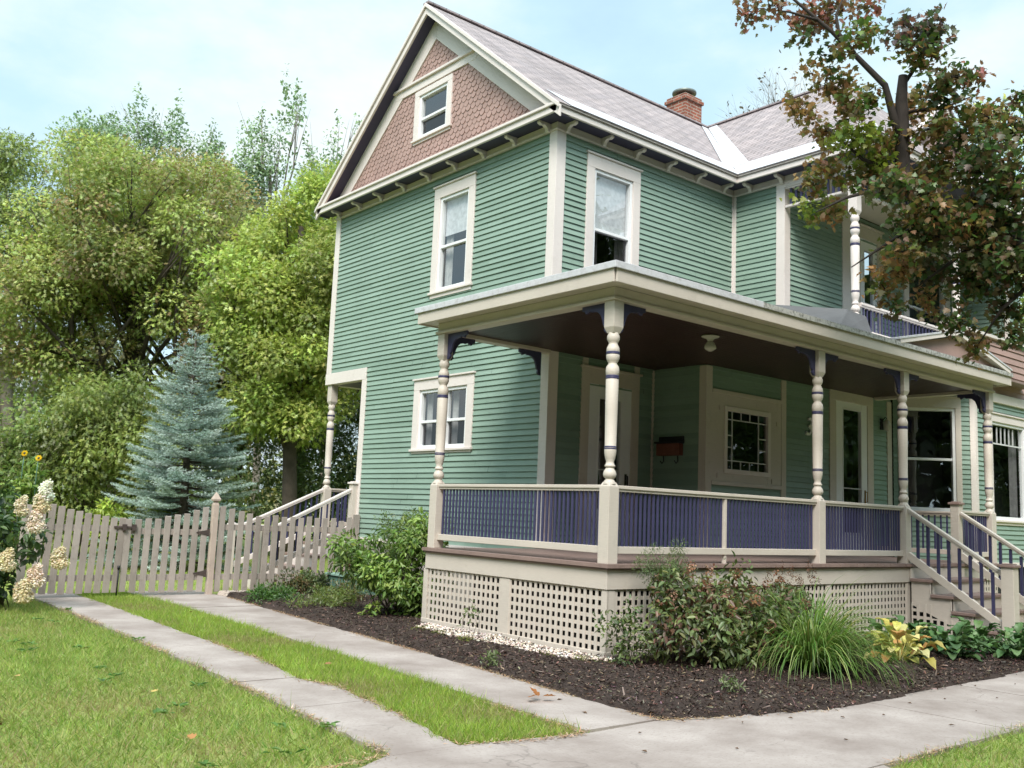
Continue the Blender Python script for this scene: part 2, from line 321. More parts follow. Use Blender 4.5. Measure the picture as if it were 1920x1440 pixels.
# ------------------------------------------------------------------ leaf / blade batches (one mesh of many small faces)
TPL = {
 'rhomb': ([(0, 0, 0), (.45, .5, .06), (1, 0, 0), (.45, -.5, .06)], [(0, 1, 2, 3)]),
 'leaf6': ([(0, 0, 0), (.28, .42, .08), (.62, .38, .07), (1, 0, -.12), (.62, -.38, .07), (.28, -.42, .08)], [(0, 1, 2, 3), (0, 3, 4, 5)]),
 'tri': ([(0, .5, 0), (1, 0, 0), (0, -.5, 0)], [(0, 1, 2)]),
 'maple': ([(0, 0, 0), (.06, .30, .02), (.30, .52, .06), (.36, .26, .02), (.62, .42, .04), (.68, .16, 0), (1, 0, -.08), (.68, -.16, 0), (.62, -.42, .04), (.36, -.26, .02), (.30, -.52, .06), (.06, -.30, .02)],
           [(0, 1, 2, 3), (0, 3, 4, 5, 6), (0, 6, 7, 8, 9), (0, 9, 10, 11)]),
 'chip': ([(0, .4, 0), (.9, .5, .1), (1, -.45, 0), (.1, -.5, .1)], [(0, 1, 2, 3)]),
 'compound': ([(0, 0, 0), (.30, .06, .0), (.42, .40, -.04), (.48, .06, 0), (.66, .36, -.05), (.70, .05, 0), (1, 0, -.14), (.70, -.05, 0), (.66, -.36, -.05), (.48, -.06, 0), (.42, -.40, -.04), (.30, -.06, 0)],
           [(0, 1, 2, 3, 9, 10, 11), (3, 4, 5, 7, 8, 9), (5, 6, 7)]),
}
def nrm(a): return a / np.maximum(np.linalg.norm(a, axis=1, keepdims=True), 1e-9)
def batch(name, P, T, Nn, Ln, Wd, C, mat, parent=None, tpl='rhomb'):
    tv, tf = TPL[tpl]; n = len(P); k = len(tv)
    T = nrm(T); B = nrm(np.cross(Nn, T)); Nn = np.cross(T, B)
    V = np.zeros((n, k, 3), np.float32)
    for i, (u, v, w) in enumerate(tv):
        V[:, i] = P + T*(u*Ln)[:, None] + B*(v*Wd)[:, None] + Nn*(w*Ln)[:, None]
    org = ORG.get(parent.name, Vector((0, 0, 0))) if parent is not None else Vector((0, 0, 0))
    V -= np.array(org, np.float32)
    loops = []; tot = []
    for f in tf: loops += list(f); tot.append(len(f))
    loops = (np.array(loops, np.int32)[None, :] + (np.arange(n, dtype=np.int32)*k)[:, None]).ravel()
    tot = np.tile(np.array(tot, np.int32), n); start = np.concatenate([[0], np.cumsum(tot)[:-1]]).astype(np.int32)
    me = bpy.data.meshes.new(name); me.vertices.add(n*k); me.vertices.foreach_set('co', V.ravel())
    me.loops.add(len(loops)); me.loops.foreach_set('vertex_index', loops)
    me.polygons.add(len(tot)); me.polygons.foreach_set('loop_start', start); me.polygons.foreach_set('loop_total', tot)
    me.update(calc_edges=True)
    a = me.attributes.new('tint', 'FLOAT_COLOR', 'POINT')
    cc = np.ones((n, k, 4), np.float32); cc[:, :, :3] = np.asarray(C)[:, None, :]; a.data.foreach_set('color', cc.ravel())
    me.materials.append(mat); me.validate()
    o = bpy.data.objects.new(name, me); COL.objects.link(o)
    if parent is not None: o.parent = parent
    ORG[o.name] = Vector(org); return o
def pick(pal, n, jit=0.18):
    pal = np.array(pal, float); c = pal[RNG.integers(0, len(pal), n)]
    return np.clip(c*(1 + RNG.normal(0, jit, (n, 1))) * (1+RNG.normal(0, jit*.35, (n, 3))), 0.004, 1)
def strips(name, lines, widths, cols, mat, parent=None):
    """ribbons: lines = list of (k,3) arrays, width profile per point, up = own side vector"""
    org = ORG.get(parent.name, Vector((0, 0, 0))) if parent is not None else Vector((0, 0, 0))
    vs = []; fs = []; cl = []
    for ln, w, c in zip(lines, widths, cols):
        k = len(ln); d = np.gradient(ln, axis=0); side = nrm(np.cross(d, np.array([0, 0, 1.0]) + np.zeros_like(d)) + 1e-6)
        i = len(vs)
        for j in range(k):
            vs.append(ln[j] - side[j]*w[j]/2); vs.append(ln[j] + side[j]*w[j]/2); cl += [c, c]
        for j in range(k-1): fs.append((i+2*j, i+2*j+1, i+2*j+3, i+2*j+2))
    me = bpy.data.meshes.new(name); me.from_pydata([tuple(np.array(v)-np.array(org)) for v in vs], [], fs)
    me.polygons.foreach_set('use_smooth', [True]*len(fs))
    a = me.attributes.new('tint', 'FLOAT_COLOR', 'POINT'); cc = np.ones((len(vs), 4), np.float32); cc[:, :3] = np.array(cl); a.data.foreach_set('color', cc.ravel())
    me.materials.append(mat); o = bpy.data.objects.new(name, me); COL.objects.link(o)
    if parent is not None: o.parent = parent
    ORG[o.name] = Vector(org); return o

# ------------------------------------------------------------------ the house
XG, YF, YB = 1.81, 3.03, 9.39            # gable wall plane, front wall plane, rear corner
Y2, XI, XV = 2.0, 5.95, 4.01             # projecting front plane, upper inner corner, lower inner corner
ZF, ZT = 0.99, 7.04                      # porch floor, top of siding
YR, ZR, EZ, EY = 6.21, 10.18, 7.29, 2.71 # ridge line, eave edge height / front position
XE = 1.49                                # rake edge
SL = (ZR-EZ)/(YR-EY)
GW = Frame((XG, 0), (0, 1), (-1, 0)); FW = Frame((0, YF), (1, 0), (0, -1)); PW = Frame((0, Y2), (1, 0), (0, -1))
VW = Frame((XV, 0), (0, 1), (-1, 0)); JW = Frame((XI, 0), (0, 1), (-1, 0)); CW = Frame((9.267, Y2-.04), (1, -1), (-1, -1)); RW = Frame((0, .959), (1, 0), (0, -1))
house = thing('house', (5.5, 4.5, 0), 'two storey green clapboard house with cream trim, brown shingled gable and a spindled front porch', 'house')
def zroof(y): return ZR - SL*abs(y-YR)

def siding(mb, fr, h0, h1, z0, z1, holes=(), exp=0.087, clip=None):
    zs0 = .93+math.floor((z0-.93)/exp+1e-6)*exp
    n = int(math.ceil((z1-zs0)/exp-1e-6))
    for k in range(n):
        a = max(z0, zs0+k*exp); b = min(zs0+(k+1)*exp, z1); zm = (a+b)/2
        if b-a < .01: continue
        iv = [(h0, h1)]
        for (p, q, r, t) in holes:
            if r < zm < t:
                new = []
                for (c, d) in iv:
                    if q <= c or p >= d: new.append((c, d)); continue
                    if c < p: new.append((c, p))
                    if q < d: new.append((q, d))
                iv = new
        for (c, d) in iv:
            # individual boards with butt joints, minutely out of line
            cuts = [c]; x = c + random.uniform(1.2, 4.2)
            while x < d-.6: cuts.append(x); x += random.uniform(2.6, 4.6)
            cuts.append(d)
            for e, f in zip(cuts[:-1], cuts[1:]):
                j = random.uniform(-.0016, .0016); o = .0225+random.uniform(-.0015, .002)
                g = .0022
                mb.quad(fr.P(e+g, a+j, o), fr.P(f-g, a+j, o), fr.P(f-g, b+.004, .002), fr.P(e+g, b+.004, .002))
                mb.quad(fr.P(e+g, a+j, -.004), fr.P(f-g, a+j, -.004), fr.P(f-g, a+j, o), fr.P(e+g, a+j, o))

def window(fr, h0, h1, z0, z1, units=1, cas=.135, head=.17, sill=.07, split=.47, shade=0.0, drapes=False, lowmat=None, mull=.12, grid=None, name='window', depth=.7, cap=True, castmat=None):
    cm = castmat or CREAM
    mb = MB()
    mb.fbox(fr, h0, h0+cas, z0+sill, z1-head, -.03, .036); mb.fbox(fr, h1-cas, h1, z0+sill, z1-head, -.03, .036)
    mb.fbox(fr, h0, h1, z1-head, z1, -.03, .037); mb.fbox(fr, h0-.0, h1+.0, z0, z0+sill, -.03, .031)
    if cap: mb.fbox(fr, h0-.025, h1+.025, z1, z1+.028, -.02, .062)
    iw = (h1-h0-2*cas-(units-1)*mull)/units; spans = []
    for u in range(units):
        a = h0+cas+u*(iw+mull); spans.append((a, a+iw))
        if u: mb.fbox(fr, a-mull, a, z0+sill, z1-head, -.03, .033)
    w = mb.build(name, cm, house, bevel=.004)
    mb = MB(); mb.fbox(fr, h0-.03, h1+.03, z0+sill-.035, z0+sill+.002, -.02, .06); mb.build('sill', cm, w, bevel=.004)
    za, zb = z0+sill, z1-head
    for (a, b) in spans:
        t = .052; zm = za+(zb-za)*split
        mb = MB()
        for (c, d, e, f) in ((a, a+t, za, zb), (b-t, b, za, zb)): mb.fbox(fr, c, d, e, f, -.075, .012)
        mb.fbox(fr, a+t, b-t, zb-t, zb, -.075, .012); mb.fbox(fr, a+t, b-t, za, za+t+.012, -.075, .010)
        mb.fbox(fr, a+t, b-t, zm-.02, zm+.024, -.07, .0)
        mb.build('sash_frame', WHITE, w, bevel=.004)
        if grid:
            mb = MB()
            for (p, q, r, s) in grid: mb.fbox(fr, p, q, r, s, -.046, -.026)
            mb.build('muntin', LEAD, w)
        mb = MB(); mb.quad(fr.P(a+t, zm+.02, -.036), fr.P(b-t, zm+.02, -.036), fr.P(b-t, zb-t, -.036), fr.P(a+t, zb-t, -.036)); mb.build('pane', GLASS, w)
        mb = MB(); mb.quad(fr.P(a+t, za+t, -.05), fr.P(b-t, za+t, -.05), fr.P(b-t, zm-.02, -.05), fr.P(a+t, zm-.02, -.05)); mb.build('pane', lowmat or GLASS, w)
        if shade > 0:
            mb = MB(); mb.fbox(fr, a+.03, b-.03, zb-(zb-za)*shade, zb, -.10, -.094); mb.build('shade_sky_panel', SHADE_SKY, w)  # white blind; on the front window it stands in for reflected sky
        if drapes:
            for (c, d) in ((a+.01, a+.01+iw*.3), (b-.01-iw*.22, b-.01)):
                mb = MB(); n = 18
                for i in range(n):
                    x0 = c+(d-c)*i/n; x1 = c+(d-c)*(i+1)/n; o0 = -.16+.03*math.sin(i*1.9); o1 = -.16+.03*math.sin((i+1)*1.9)
                    mb.quad(fr.P(x0, za, o0), fr.P(x1, za, o1), fr.P(x1, zb, o1), fr.P(x0, zb, o0), smooth=True)
                mb.build('curtain', GREYCURT if drapes == 'grey' else CURT, w)
    # the dim room behind
    mb = MB(); a, b = h0+.02, h1-.02; dz0, dz1 = z0+.02, z1-.02
    A = [fr.P(a, dz0, -.08), fr.P(b, dz0, -.08), fr.P(b, dz1, -.08), fr.P(a, dz1, -.08)]; B = [fr.P(a, dz0, -depth), fr.P(b, dz0, -depth), fr.P(b, dz1, -depth), fr.P(a, dz1, -depth)]
    mb.quad(*B)
    for i in range(4): j = (i+1) % 4; mb.quad(A[i], A[j], B[j], B[i])
    mb.build('room_lining', DARK, w)
    return w

def door(fr, h0, h1, z0, z1, glass, cas=.16, head=.22, name='door', mat=None, hand='handle'):
    mb = MB()
    mb.fbox(fr, h0, h0+cas, z0, z1-head, -.02, .032); mb.fbox(fr, h1-cas, h1, z0, z1-head, -.02, .032); mb.fbox(fr, h0, h1, z1-head, z1, -.02, .035); mb.fbox(fr, h0-.03, h1+.03, z1, z1+.03, -.01, .07)
    d = mb.build(name, TAUPE, house, bevel=.004)
    a, b = h0+cas, h1-cas; za, zb = z0+.02, z1-head; g0, g1, gz0, gz1 = glass
    mb = MB()
    mb.fbox(fr, a, g0, za, zb, -.05, .016); mb.fbox(fr, g1, b, za, zb, -.05, .016); mb.fbox(fr, g0, g1, gz1, zb, -.05, .014); mb.fbox(fr, g0, g1, za, gz0, -.05, .014)
    for (p, q, r, s) in ((g0, g0+.025, gz0, gz1), (g1-.025, g1, gz0, gz1), (g0+.025, g1-.025, gz1-.025, gz1), (g0+.025, g1-.025, gz0, gz0+.025)): mb.fbox(fr, p, q, r, s, -.045, .022)
    mb.build('storm_door_frame', WHITE, d, bevel=.003)
    zm = gz0+(gz1-gz0)*.36
    mb = MB(); mb.fbox(fr, g0+.025, g1-.025, zm-.008, zm+.008, -.03, .01); mb.build('glazing_bar', LEAD, d)
    mb = MB(); mb.quad(fr.P(g0+.02, gz0+.02, -.01), fr.P(g1-.02, gz0+.02, -.01), fr.P(g1-.02, gz1-.02, -.01), fr.P(g0+.02, gz1-.02, -.01)); mb.build('pane', GLASS, d)
    mb = MB(); mb.fbox(fr, a+.01, b-.01, za, zb, -.30, -.26); mb.build('inner_door', flatdark, d)
    mb = MB(); hx = g1+(b-g1)*.55; hz = z0+1.02
    mb.fbox(fr, hx-.022, hx+.022, hz-.14, hz+.10, .016, .022); mb.tube([fr.P(hx, hz+.07, .02), fr.P(hx, hz+.07, .06), fr.P(hx, hz-.1, .06), fr.P(hx, hz-.1, .02)], [.01]*4, 6)
    mb.build(hand, IRON if name == 'door' else BRASS, d)
    return d
flatdark = flat('dark_inner_door', (0.016, 0.013, 0.012), 0.35)

# --- walls
H_ATT = (5.655, 6.77, 7.815, 8.80); H_W2 = (4.93, 6.06, 4.95, 6.86); H_TW = (4.73, 6.365, 2.37, 3.59); H_F2 = (2.41, 3.57, 4.90, 6.865)
def hole(w, i=.06): return (w[0]+i, w[1]-i, w[2]+i, w[3]-i)
mb = MB()
siding(mb, GW, YF, YB, .93, ZT, [hole(H_W2), hole(H_TW), (7.95, 9.6, .5, 3.90)])
mb.build('gable_end_siding', GREEN, house)
mb = MB(); siding(mb, FW, XG, XI, ZF, ZT, [hole(H_F2), (2.55, 3.5, ZF, 3.4)]); siding(mb, VW, Y2, YF, ZF, 3.8); mb.build('front_siding', GREEN, house)
mb = MB(); siding(mb, JW, Y2, YF, 4.0, ZT); siding(mb, PW, XI, 12.3, 4.0, 7.0, [(8.15, 8.75, 4.3, 6.6), (9.85, 11.4, 4.95, 6.75)]); siding(mb, RW, 11.72, 12.3, 5.14, 7.1); siding(mb, Frame((12.3, 0), (0, 1), (1, 0)), .96, YB, 5.0, 7.1); siding(mb, Frame((11.72, 0), (0, 1), (-1, 0)), .99, Y2, 5.0, 7.0); mb.build('wing_siding', GREEN, house)
mb = MB(); siding(mb, PW, XV, 9.267, ZF, 3.8, [(4.45, 5.52, 2.2, 3.15), (7.35, 8.5, ZF, 3.7)]); mb.build('porch_wall_siding', GREEN, house)
mb = MB(); siding(mb, CW, 0, 1.415, .93, 4.05, [(.2, 1.1, 1.8, 3.7)]); siding(mb, RW, 10.268, 14.5, .93, 4.05, [(10.9, 12.45, 1.75, 3.62)]); mb.build('bay_siding', GREEN, house)
mb = MB(); siding(mb, RW, 9.3, 14.5, 4.05, 5.08, exp=.13); mb.build('shingled_half_wall', BROWN, house)
mb = MB(); mb.fbox(RW, 9.25, 14.5, 5.08, 5.14, -.12, .07); mb.fbox(RW, 10.2, 14.5, 3.88, 4.05, 0, .06); mb.build('half_wall_cap', CREAM, house, bevel=.005)
# hidden carcass: keeps light out of the rooms (set 5 cm behind the boards, open where windows are)
def carcass(mb, fr, h0, h1, z0, z1, holes, off=-.06):
    hs = sorted(set([h0, h1] + [min(max(v, h0), h1) for w in holes for v in w[:2]])); zs = sorted(set([z0, z1] + [min(max(v, z0), z1) for w in holes for v in w[2:]]))
    for a, b in zip(hs[:-1], hs[1:]):
        for c, d in zip(zs[:-1], zs[1:]):
            x, y = (a+b)/2, (c+d)/2
            if any(w[0] < x < w[1] and w[2] < y < w[3] for w in holes): continue
            mb.quad(fr.P(a, c, off), fr.P(b, c, off), fr.P(b, d, off), fr.P(a, d, off))
mb = MB()
carcass(mb, GW, YF+.06, YB, .3, 7.2, [hole(H_W2, .03), hole(H_TW, .03), (7.9, 9.6, .2, 3.95)]); carcass(mb, FW, XG, XI, .9, 7.2, [hole(H_F2, .03), (2.5, 3.6, ZF, 3.4)])
carcass(mb, PW, XV, 9.3, .9, 3.9, [(4.4, 5.56, 2.15, 3.2), (7.3, 8.55, ZF, 3.8)]); carcass(mb, PW, XI, 12.3, 4.0, 7.2, [(8.1, 8.8, 4.3, 6.7), (9.8, 11.45, 4.9, 6.8)])
carcass(mb, CW, 0, 1.415, .3, 4.1, [(.15, 1.12, 1.78, 3.75)]); carcass(mb, RW, 10.268, 14.5, .3, 4.1, [(10.85, 12.5, 1.7, 3.66)])
carcass(mb, Frame((14.5, 0), (0, 1), (1, 0)), .96, YB, 0, 5.0, []); carcass(mb, Frame((0, YB), (1, 0), (0, 1)), 3.9, 14.5, 0, 5.0, []); carcass(mb, Frame((0, YB), (1, 0), (0, 1)), 3.9, 12.3, 5.0, 7.2, []); carcass(mb, Frame((0, YB), (1, 0), (0, 1)), XG, 3.9, 3.95, 7.2, [])
carcass(mb, VW, Y2, YF, .9, 3.9, []); carcass(mb, JW, Y2, YF, 3.9, 7.2, [])
carcass(mb, RW, 11.75, 12.28, 5.0, 7.2, []); mb.build('inner_wall', DARK, house)
mb = MB(); siding(mb, Frame((14.5, 0), (0, 1), (1, 0)), .96, YB, .93, 5.08); mb.build('far_side_siding', GREEN, house)
mb = MB(); mb.box(12.31, 14.6, .88, YB, 5.141, 5.2); mb.build('side_roof', TAR, house)
mb = MB(); mb.box(10.0, 14.45, 1.1, 1.3, -.1, .87); mb.box(14.2, 14.45, 1.3, YB, -.1, .92); mb.build('foundation', STONE, house)
# foundation under the gable wall
mb = MB(); mb.box(XG-.02, XG+.3, YF+.1, 7.93, -.1, .90); mb.build('foundation', STONE, house)
mb = MB(); mb.fbox(GW, YF, 7.95, .88, .94, -.02, .05); mb.fbox(RW, 10.2, 14.5, .86, .94, -.02, .05); mb.build('water_table', CREAM, house)

# --- corner boards and frieze
mb = MB()
mb.fbox(GW, YF-.034, YF+.13, ZF+.02, ZT+.02, -.02, .034); mb.fbox(FW, XG+.001, XG+.15, ZF+.02, ZT+.02, -.02, .0339); mb.build('corner_board', CREAM, house, bevel=.004)
mb = MB(); mb.fbox(GW, YB-.13, YB+.034, 3.97, ZT+.02, -.02, .034); mb.build('corner_board', CREAM, house, bevel=.004)
mb = MB(); mb.fbox(FW, XI-.05, XI-.0005, 4.05, ZT+.02, -.02, .03); mb.fbox(JW, YF-.08, YF-.031, 4.05, ZT+.02, -.02, .03); mb.build('corner_board', CREAM, house, bevel=.004)
mb = MB(); mb.fbox(JW, Y2-.034, Y2+.13, 4.45, ZT+.02, -.02, .034); mb.fbox(PW, XI+.001, XI+.13, 4.3, 6.98, -.02, .0339); mb.build('corner_board', CREAM, house, bevel=.004)
mb = MB(); mb.fbox(VW, Y2-.034, Y2+.10, ZF, 3.75, -.02, .034); mb.fbox(PW, XV+.001, XV+.11, ZF, 3.75, -.02, .0339); mb.build('corner_board', TAUPE, house, bevel=.004)
mb = MB(); mb.fbox(FW, XV-.05, XV-.0005, ZF, 3.75, -.02, .03); mb.build('corner_board', TAUPE, house, bevel=.004)
mb = MB(); mb.fbox(PW, XI-.09, XI+.04, ZF, 3.75, -.02, .03); mb.build('corner_board', TAUPE, house, bevel=.004)
mb = MB(); mb.fbox(PW, 9.1, 9.255, ZF, 3.75, -.02, .03); mb.build('corner_board', TAUPE, house, bevel=.004)
mb = MB(); mb.fbox(CW, 1.34, 1.43, .94, 4.0, -.02, .03); mb.fbox(RW, 10.27, 10.36, .94, 3.88, -.02, .03); mb.build('corner_board', CREAM, house, bevel=.004)
mb = MB(); mb.fbox(RW, 11.70, 11.83, 5.14, 7.0, -.02, .034); mb.build('corner_board', CREAM, house, bevel=.004)
mb = MB(); mb.fbox(PW, 7.66, 8.06, 4.3, 6.98, -.02, .03); mb.build('corner_board', CREAM, house, bevel=.004)
mb = MB()
mb.fbox(GW, YF-.04, YB+.04, ZT+.012, 7.156, -.02, .04); mb.fbox(FW, XG+.001, XI-.041, ZT+.012, 7.156, -.02, .0395); mb.fbox(JW, .70, YF-.04, ZT+.012, 7.156, -.02, .0405)
mb.build('frieze_board', CREAM, house, bevel=.005)
mb = MB(); mb.fbox(GW, YF-.055, YB+.055, ZT-.005, ZT+.03, .0, .055); mb.fbox(FW, XG+.001, XI-.056, ZT-.005, ZT+.03, 0, .0545); mb.fbox(JW, .70, YF-.056, ZT-.005, ZT+.03, 0, .0555); mb.build('frieze_moulding', CREAM, house, bevel=.006)

# --- eaves: soffits, fascias, brackets
XW = XI-.32; YW = .11                      # wing eave positions
mb = MB()
mb.box(XE+.04, XG, YF-.28, YB+.28, 7.158, 7.168); mb.box(XG, XW+.04, EY+.04, YF, 7.158, 7.1675); mb.box(XW+.04, XI+.02, YW+.04, YF, 7.1575, 7.167); mb.box(XI+.02, 12.6, YW+.04, Y2, 7.1575, 7.1668)
mb.build('soffit', PLUM, house)
mb = MB()
mb.box(XE, XE+.04, EY, YB+.33, 7.15, 7.285); mb.box(XE+.04, XW, EY, EY+.04, 7.15, 7.285); mb.box(XW, XW+.04, YW, EY+.04, 7.15, 7.285); mb.box(XW+.04, 12.63, YW, YW+.04, 7.15, 7.285)
mb.build('fascia', CREAM, house, bevel=.006)
mb = MB()
mb.box(XE-.03, XE, EY-.03, YB+.36, 7.245, 7.292); mb.box(XE, XW-.03, EY-.03, EY, 7.245, 7.292); mb.box(XW-.03, XW, YW-.03, EY, 7.245, 7.292); mb.box(XW, 12.66, YW-.03, YW, 7.245, 7.292)
mb.build('eave_moulding', CREAM, house, bevel=.01)
bp = [(0, 0), (.215, 0), (.215, -.035), (.17, -.055), (.115, -.045), (.07, -.07), (.045, -.125), (0, -.135)]
def bracket(px, py, d):
    fr = Frame((px, py), d, (-d[1], d[0])); mb = MB(); mb.prism([(h, 7.1575+z) for h, z in bp], fr, -.032, .032); return mb.build('eave_bracket', CREAM, house, bevel=.004)
b0 = bracket(XG-.04, 3.17, (-1, 0))
for y in (3.93, 4.69, 5.45, 6.21, 6.97, 7.73, 8.49, 9.25): inst(b0, house, (0, y-3.17, 0))
b0 = bracket(1.95, YF-.04, (0, -1))
for x in (2.70, 3.42, 4.16, 4.90, 5.60): inst(b0, house, (x-1.95, 0, 0))
b0 = bracket(XI-.04, 2.62, (-1, 0))
for y in (2.0, 1.3): inst(b0, house, (0, y-2.62, 0))

# --- gable: shingled face, trim boards, rakes
XS = XG-.05
GS = Frame((XS, 0), (0, 1), (-1, 0))
mb = MB()                                    # backing panel, open at the window
yw0, yw1, zw0, zw1 = H_ATT[0]+.05, H_ATT[1]-.05, H_ATT[2]+.05, H_ATT[3]-.05
def gy(z): return (ZR-z)/SL
for pts in ([(YR-gy(7.45), 7.45), (YR+gy(7.45), 7.45), (YR+gy(zw0), zw0), (YR-gy(zw0), zw0)], [(YR-gy(zw0), zw0), (yw0, zw0), (yw0, zw1), (YR-gy(zw1), zw1)], [(yw1, zw0), (YR+gy(zw0), zw0), (YR+gy(zw1), zw1), (yw1, zw1)], [(YR-gy(zw1), zw1), (YR+gy(zw1), zw1), (YR, ZR)]):
    mb.quad(*[GS.P(h, z, 0) for h, z in pts])
e = .095; w = .128; r = 0; z = 7.42
while z < ZR-.3:
    half = gy(z+e)-.16
    k0 = -int(half/w)-1
    for k in range(k0, -k0+1):
        c = YR + (k + (.5 if r % 2 else 0))*w
        if abs(c-YR) > half+.02: continue
        if yw0-.02 < c < yw1+.02 and zw0 < z+e*.5 < zw1: continue
        o = .016+random.uniform(-.003, .004); hw = w/2-.004; dz = random.uniform(-.004, .004)
        arc = [(c-hw, z+e+.02, .006), (c-hw, z+.05+dz, o-.002), (c-hw*.8, z+.022+dz, o), (c-hw*.42, z+.004+dz, o), (c, z-.002+dz, o), (c+hw*.42, z+.004+dz, o), (c+hw*.8, z+.022+dz, o), (c+hw, z+.05+dz, o-.002), (c+hw, z+e+.02, .006)]
        mb.quad(*[GS.P(a, b, q) for a, b, q in arc])
        for (a, b) in zip(arc[1:-1], arc[2:-1]): mb.quad(GS.P(a[0], a[1], 0), GS.P(b[0], b[1], 0), GS.P(*b), GS.P(*a))
    z += e; r += 1
for k in range(24):                           # flared skirt down to the ledge
    y0 = EY+.12+k*.29; y1 = y0+.284
    mb.quad(GS.P(y0, 7.29, .255), GS.P(y1, 7.29, .255), GS.P(min(y1, YB+.2), 7.345+.1, .012), GS.P(max(y0, EY+.2), 7.345+.1, .012))
mb.build('gable_shingles', BROWN, house)
def along(y, dz): return zroof(y)+dz
mb = MB()
for s in (-1, 1):                             # rake frieze boards on the face
    Y = lambda t: YR+s*t
    a, b = 0.0, 3.18
    p = [(Y(.0), ZR-.22), (Y(b), ZR-SL*b-.22), (Y(b-.0), ZR-SL*b-.56), (Y(0), ZR-.56)]
    q = [(h, max(zz, 7.36)) for h, zz in p]
    mb.prism([(Y(0), ZR-.08), (Y(3.30), ZR-SL*3.30-.08), (Y(3.30), 7.30), (Y(2.86), 7.30), (Y(.0), ZR-.56)], GS, -.01, .032 + (.0008 if s > 0 else 0))
mb.build('rake_frieze', CREAM, house, bevel=.005)
mb = MB(); zb_ = 8.80
mb.fbox(GS, YR-gy(zb_)+.45, YR+gy(zb_)-.45, zb_+.03, zb_+.17, 0, .036); mb.fbox(GS, YR-gy(zb_)+.40, YR+gy(zb_)-.40, zb_+.17, zb_+.215, 0, .075); mb.build('belt_board', CREAM, house, bevel=.005)
mb = MB()
for s in (-1, 1):                             # bargeboards
    E = Frame((XE, 0), (0, 1), (-1, 0)); T = 3.56
    mb.prism([(YR, ZR-.02), (YR+s*T, ZR-SL*T-.02), (YR+s*T, ZR-SL*T-.19), (YR, ZR-.19)] if s > 0 else [(YR, ZR-.19), (YR-T, ZR-SL*T-.19), (YR-T, ZR-SL*T-.02), (YR, ZR-.02)], E, -.04, 0)
    mb.prism([(YR, ZR+.012), (YR+s*T, ZR-SL*T+.012), (YR+s*T, ZR-SL*T-.06), (YR, ZR-.06)] if s > 0 else [(YR, ZR-.06), (YR-T, ZR-SL*T-.06), (YR-T, ZR-SL*T+.012), (YR, ZR+.012)], E, 0, .035)
mb.build('bargeboard', CREAM, house, bevel=.006)
mb = MB()
for s in (-1, 1):
    T = 3.5
    mb.quad((XE+.03, YR, ZR-.17), (XE+.03, YR+s*T, ZR-SL*T-.17), (XS, YR+s*T, ZR-SL*T-.17), (XS, YR, ZR-.17))
mb.build('rake_soffit', PLUM, house)

# --- roofs
rf = MB()
def slab(mb, pts, t=.045):
    a = Vector(pts[1])-Vector(pts[0]); b = Vector(pts[2])-Vector(pts[0]); n = a.cross(b).normalized()
    if n.z < 0: n = -n
    top = [Vector(p)+n*.006 for p in pts]; bot = [Vector(p)-n*t for p in pts]
    mb.quad(*top); mb.quad(*reversed(bot))
    for i in range(len(pts)):
        j = (i+1) % len(pts); mb.quad(bot[i], bot[j], top[j], top[i])
xr = XW + (YR-EY)                              # wing ridge
PK = (xr, 2.9, ZR)
ez = EZ+.012
slab(rf, [(XE-.02, EY-.04, ez-.033), (XW, EY-.04, ez-.033), (xr, YR, ZR), (XE-.02, YR, ZR)])
slab(rf, [(XW-.04, EY, ez-.033), (XW-.04, YW-.04, ez-.033), PK, (xr, YR, ZR)])
slab(rf, [(XW-.04, YW-.04, ez-.033), (2*xr-XW+.04, YW-.04, ez-.033), PK])
slab(rf, [(2*xr-XW+.04, YW-.04, ez-.033), (2*xr-XW+.04, EY, ez-.033), (xr, YR, ZR), PK])
slab(rf, [(2*xr-XW, EY-.04, ez-.033), (16, EY-.04, ez-.033), (16, YR, ZR), (xr, YR, ZR)])
slab(rf, [(XE-.02, YR, ZR), (16, YR, ZR), (16, 2*YR-EY+.04, ez-.033), (XE-.02, 2*YR-EY+.04, ez-.033)])
roof = rf.build('roof', ROOF, house, uv=True)
mb = MB()                                      # metal snow flashing along the eaves and in the valley
def onslope_front(x, y): return Vector((x, y, EZ-.02+SL*(y-EY)+.052))
def onslope_wing(x, y): return Vector((x, y, EZ-.02+SL*(x-XW)+.052))
mb.quad(onslope_front(XE+.25, EY-.045), onslope_front(XW-.03, EY-.045), onslope_front(XW+.36, EY+.36), onslope_front(XE+.10, EY+.36))
mb.quad(onslope_wing(XW-.045, EY-.04), onslope_wing(XW-.045, YW-.04), onslope_wing(XW+.40, YW+.3), onslope_wing(XW+.40, EY+.38))
mb.quad(onslope_front(XW+.02, EY+.33), onslope_front(XW+.36, EY+.33), onslope_front(xr, YR-.02), onslope_front(xr-.22, YR-.02))
mb.quad(onslope_wing(XW+.36, EY+.02), onslope_wing(XW+.36, EY+.37), onslope_wing(xr, YR-.03), onslope_wing(xr, YR-.26))
mb.build('eave_flashing', METAL, roof)
mb = MB(); mb.bar((XE-.02, YR, ZR+.012), (xr, YR, ZR+.012), .16, .03); mb.bar((xr, YR, ZR+.013), PK, .16, .03); mb.build('ridge_cap', ROOF, roof, uv=True)
